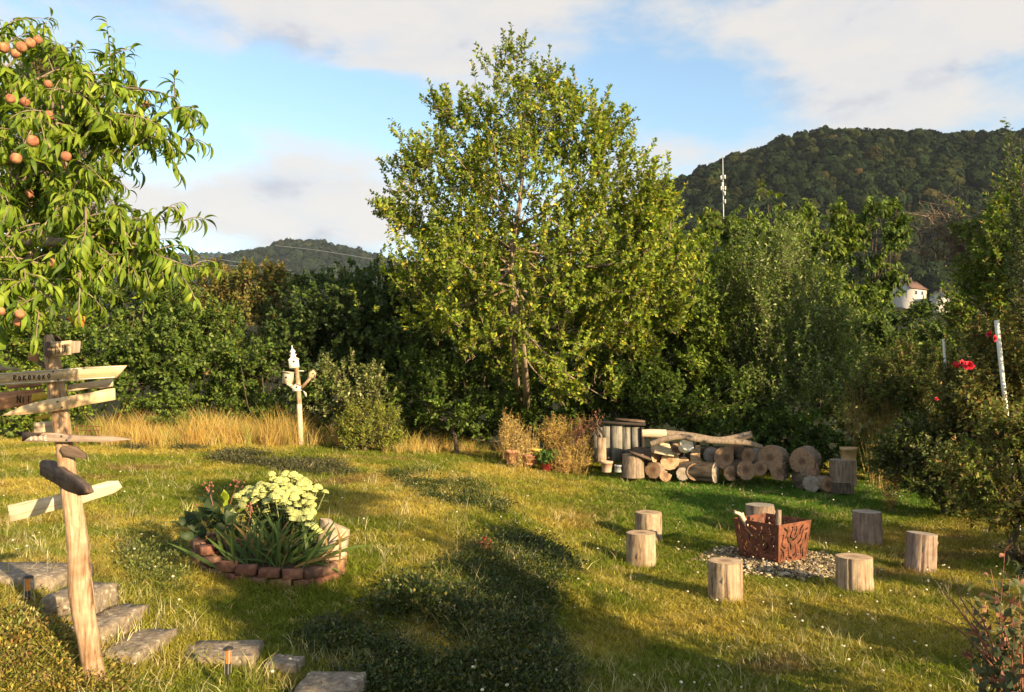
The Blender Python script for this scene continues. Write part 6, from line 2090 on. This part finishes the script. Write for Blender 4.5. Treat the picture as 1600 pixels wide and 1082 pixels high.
def lawn():
    n = 95000
    Y = 3.6 * (19.5 / 3.6) ** (GR.random(n) ** .85)
    x = (GR.random(n) * 2 - 1) * (.72 * Y + 1.2)
    z = gz(x, Y)
    px, py = topx(np.stack([x, Y, z], -1))
    d = np.hypot((x - BED[0]) / BED[2], (Y - BED[1]) / BED[3])
    ok = d > 1
    ok &= ~(inpoly(px, py, BANK) & (GR.random(n) < np.interp(py, [760, 880, 980], [.15, .45, .6])))
    ok &= ~(inpoly(px, py, BAND) & (GR.random(n) < .6))
    ok &= ~((np.hypot(x - 3.45, Y - 10.5) < .95) & (GR.random(n) < .93))
    for (X0, X1, Y0, Y1) in ((-4.6, -3.6, 6.4, 6.95), (-3.42, -3.13, 6.0, 6.4), (-3.13, -2.86, 5.78, 6.34), (-2.86, -2.54, 5.58, 6.15), (-2.44, -1.88, 5.85, 6.18), (-1.44, -1.03, 5.1, 5.72)):
        ok &= ~((x > X0 - .02) & (x < X1 + .02) & (Y > Y0 - .01) & (Y < Y1 + .02))
    x, Y, z = x[ok], Y[ok], z[ok]; n = len(x)
    c = gcol(x, Y)
    tuft = fbm(x * 2.2, Y * 2.2, 91, 3)
    c = c * (1 + .22 * GR.normal(size=(n, 1))).clip(.45, 1.7)
    q = GR.random(n) < .07
    c[q] = np.array([.46, .38, .15]) * (1 + .15 * GR.normal(size=(q.sum(), 1)))
    s = (.45 + .6 * tuft + .3 * GR.random(n)) * np.interp(Y, [3.6, 8, 19], [.85, 1.0, 1.35])
    scatter('grass', np.stack([x, Y, z], -1), rotz(n), np.stack([s * 1.15, s * 1.15, s], -1), c, clump_set('grass_clump', 8, 'grass', n=22, rad=.075, h=.062, w=.0066, lean=.45, tone=.3), 8, 'short patchy lawn grass')
    # taller grass left standing round the stools, steps and the brick ring
    xs, ys = [], []
    for o in bpy.data.objects:
        if o.name.startswith('log_stool'):
            rr_ = max(o.dimensions.x, o.dimensions.y) / 2 + .02
            a = GR.random(34) * 6.283; q = rr_ + .05 * GR.random(34)
            xs.append(o.location.x + np.cos(a) * q); ys.append(o.location.y + np.sin(a) * q)
    a = GR.random(150) * 6.283; q = 1.03 + .08 * GR.random(150)
    xs.append(BED[0] + np.cos(a) * q * BED[2]); ys.append(BED[1] + np.sin(a) * q * BED[3])
    for (X0, X1, Y0, Y1) in ((-3.13, -2.86, 5.78, 6.34), (-2.86, -2.54, 5.58, 6.15), (-2.44, -1.88, 5.85, 6.18), (-1.44, -1.03, 5.1, 5.72)):
        xs.append(GR.uniform(X0, X1, 14)); ys.append(Y0 - .05 * GR.random(14)); xs.append(X1 + .05 * GR.random(10)); ys.append(GR.uniform(Y0, Y1, 10))
    ex, ey = np.concatenate(xs), np.concatenate(ys); m = len(ex)
    s = 1.0 + .9 * GR.random(m)
    scatter('edge_grass', np.stack([ex, ey, gz(ex, ey)], -1), rotz(m), np.stack([s * .7, s * .7, s], -1), gcol(ex, ey) * (.9 + .4 * GR.random((m, 1))), clump_set('edge_clump', 6, 'grass', n=14, rad=.05, h=.075, w=.006, lean=.4), 6, 'longer grass round stools, steps and bricks')
    # longer seeding stalks here and there
    m = 4200
    Y = 4.0 * (17 / 4.0) ** GR.random(m); x = (GR.random(m) * 2 - 1) * (.7 * Y + 1)
    w = fbm(x * .8 + 40, Y * .8, 66, 3) > .47
    d = np.hypot((x - BED[0]) / BED[2], (Y - BED[1]) / BED[3]) > 1.0
    w &= d
    x, Y = x[w], Y[w]; m = len(x)
    s = .7 + .7 * GR.random(m)
    c = pick([((.42, .36, .17), 4), ((.22, .24, .06), 3), ((.52, .46, .28), 2)], m, GR)
    scatter('tall_grass', np.stack([x, Y, gz(x, Y)], -1), rotz(m), np.stack([s, s, s], -1), c, clump_set('seed_stalks', 6, 'grass', n=6, rad=.07, h=.16, w=.0045, lean=.28), 6, 'thin seeding grass stalks in the lawn')


lawn()


def leafclumps(name, k, n, rad, leaf, wd, h):
    r = np.random.default_rng(7 + n)
    ms = []
    for i in range(k):
        p = np.stack([r.normal(size=n) * rad, r.normal(size=n) * rad, h * r.random(n)], -1)
        ax = nrm(p * np.array([1, 1, .3]) / rad + r.normal(size=(n, 3)) * .6 + np.array([0, 0, .5]))
        up = nrm(np.array([0, 0, 1.0]) + r.normal(size=(n, 3)) * .5)
        ln = leaf * (.6 + .7 * r.random(n))
        V, F = leaf_quads(p, ax, up, ln, wd * ln / leaf)
        c = np.repeat((1 + .25 * r.normal(size=(n, 1))).clip(.4, 1.8), 4, 0) * np.ones((1, 3))
        ms.append(mesh_np(name, V, F, MT['cover'], col=c))
    return variant_collection(name, ms)


def ground_cover():
    cl = leafclumps('cover_clump', 6, 46, .085, .032, .014, .04)

    def fill(name, poly, n, pal, s0, label):
        xs = [p[0] for p in poly]; ys = [p[1] for p in poly]
        W = PG([min(xs), max(xs), min(xs), max(xs)], [min(ys), min(ys), min(1082, max(ys)), min(1082, max(ys))])
        x = GR.uniform(W[:, 0].min() - .3, W[:, 0].max() + .3, n * 6); Y = GR.uniform(W[:, 1].min() - .2, W[:, 1].max() + .3, n * 6)
        z = gz(x, Y)
        px, py = topx(np.stack([x, Y, z], -1))
        ok = inpoly(px, py, poly) & ((fbm(x * 1.5, Y * 1.5, 12, 3)) > np.where(py < 830, .50, .36)) & (GR.random(len(x)) < np.interp(py, [740, 860, 960], [.25, .6, 1.0]) if name == 'ground_cover' else True)
        x, Y, z = x[ok][:n], Y[ok][:n], z[ok][:n]; m = len(x)
        s = s0 * (.6 + .8 * fbm(x * 1.3 + 7, Y * 1.3, 44, 3)) * (.8 + .5 * GR.random(m))
        scatter(name, np.stack([x, Y, z], -1), rotz(m, .3), np.stack([s, s, s * 1.1], -1), pick(pal, m, GR, .2), cl, 6, label)
    fill('ground_cover', BANK, 6500, [((.040, .060, .014), 5), ((.058, .080, .018), 4), ((.10, .115, .024), 2), ((.20, .17, .05), 1.2)], 1.0, 'dark low leafy cover on the bank between the two lawns')  # dark leaves, coloured darker still to deepen the shade on the bank
    fill('creeping_cover', BAND, 1900, [((.060, .065, .028), 5), ((.09, .09, .035), 3), ((.13, .11, .05), 1)], 1.0, 'strip of dark low leaves along the back of the left lawn')
    # weeds on the slope at the lower left
    fill('slope_weeds', [(-40, 965), (30, 965), (80, 985), (120, 1030), (140, 1070), (200, 1095), (-40, 1095)], 900, [((.24, .21, .04), 4), ((.30, .22, .06), 3), ((.14, .17, .03), 3), ((.26, .13, .05), .8)], .85, 'yellowish weeds on the slope below the signpost')
    fill('bank_weeds', [(190, 830), (250, 820), (290, 850), (300, 905), (260, 960), (200, 920)], 420, [((.11, .14, .03), 4), ((.16, .17, .04), 3)], .9, 'weedy greens left of the flower bed')


ground_cover()


def hay():
    cl = clump_set('hay_clump', 6, 'grass', n=14, rad=.13, h=.74, w=.010, lean=.24)
    X, Yy = [], []

    def zone(x0, x1, y0, y1, n):
        px = GR.uniform(x0, x1, n); py = GR.uniform(y0, y1, n)
        w = PG(px, py)
        X.append(w[:, 0] + GR.normal(size=n) * .1); Yy.append(w[:, 1] + GR.random(n) * 1.1)
    zone(150, 468, 690, 702, 760)
    zone(600, 770, 702, 714, 130)
    zone(480, 530, 694, 702, 60)
    zone(40, 150, 686, 696, 110)
    zone(780, 935, 716, 730, 70)
    x = np.concatenate(X); Y = np.concatenate(Yy); n = len(x)
    px, _ = topx(np.stack([x, Y, gz(x, Y)], -1))
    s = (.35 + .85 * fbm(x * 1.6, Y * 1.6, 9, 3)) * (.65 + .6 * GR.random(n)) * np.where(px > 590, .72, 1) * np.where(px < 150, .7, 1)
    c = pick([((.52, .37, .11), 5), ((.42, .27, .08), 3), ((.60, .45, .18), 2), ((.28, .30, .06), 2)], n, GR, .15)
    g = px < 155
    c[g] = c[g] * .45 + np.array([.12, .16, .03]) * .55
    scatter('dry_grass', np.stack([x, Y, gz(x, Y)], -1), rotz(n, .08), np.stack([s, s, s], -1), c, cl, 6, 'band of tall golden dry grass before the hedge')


hay()


def flowers():
    """small pale flower heads on thin stems strewn over the lawn"""
    r = np.random.default_rng(88)
    ms = []
    for i in range(3):
        h = .10 + .05 * i
        mb = MB()
        mb.tube([(0, 0, 0), (.01, .005, h * .6), (.018, .0, h)], .0018, 3, caps=False); n0 = mb.n
        mb.lathe([(.001, h - .006), (.012, h - .002), (.015, h + .006), (.009, h + .011), (.001, h + .015)], 8, (.018, 0, 0))
        c = np.ones((mb.n, 3)); c[:n0] = (.25, .3, .12)
        ms.append(mb.me('pale_flower', MT['grass'], col=c))
    cl = variant_collection('pale_flower', ms)
    n = 260
    Y = 5.0 * (16 / 5.0) ** r.random(n); x = (r.random(n) * 2 - 1) * .66 * Y
    x[:150] = r.uniform(0.2, .66, 150) * Y[:150]
    px, py = topx(np.stack([x, Y, gz(x, Y)], -1))
    ok = (np.hypot((x - BED[0]) / BED[2], (Y - BED[1]) / BED[3]) > 1.05)
    x, Y = x[ok], Y[ok]; n = len(x)
    w = PG(r.uniform(1378, 1412, 26), r.uniform(776, 792, 26)); x = np.concatenate([x, w[:, 0]]); Y = np.concatenate([Y, w[:, 1]]); n = len(x)
    s = .6 + .4 * r.random(n)
    scatter('wild_flowers', np.stack([x, Y, gz(x, Y)], -1), rotz(n), np.stack([s, s, s], -1), np.array([[.72, .68, .54]]) * (1 + .1 * r.normal(size=(n, 1))), cl, 3, 'small pale seed heads scattered over the lawn')


flowers()
tag(tree('red_flower_plant', 'small orange red flowers on the shaded bank between the lawns', 'plant', PG1(757, 868), [(PG1(757, 860) + [0, 0, .06], np.array([.06, .05, .05]))], 10, 6, .05, .02, [((.45, .08, .05), 3), ((.35, .16, .08), 1)], 77, up=.6, out=.6, L=.08, limbs=2, tr=.004, twigs=False, clump=0), 'small orange red flowers on the shaded bank between the lawns', 'flower')
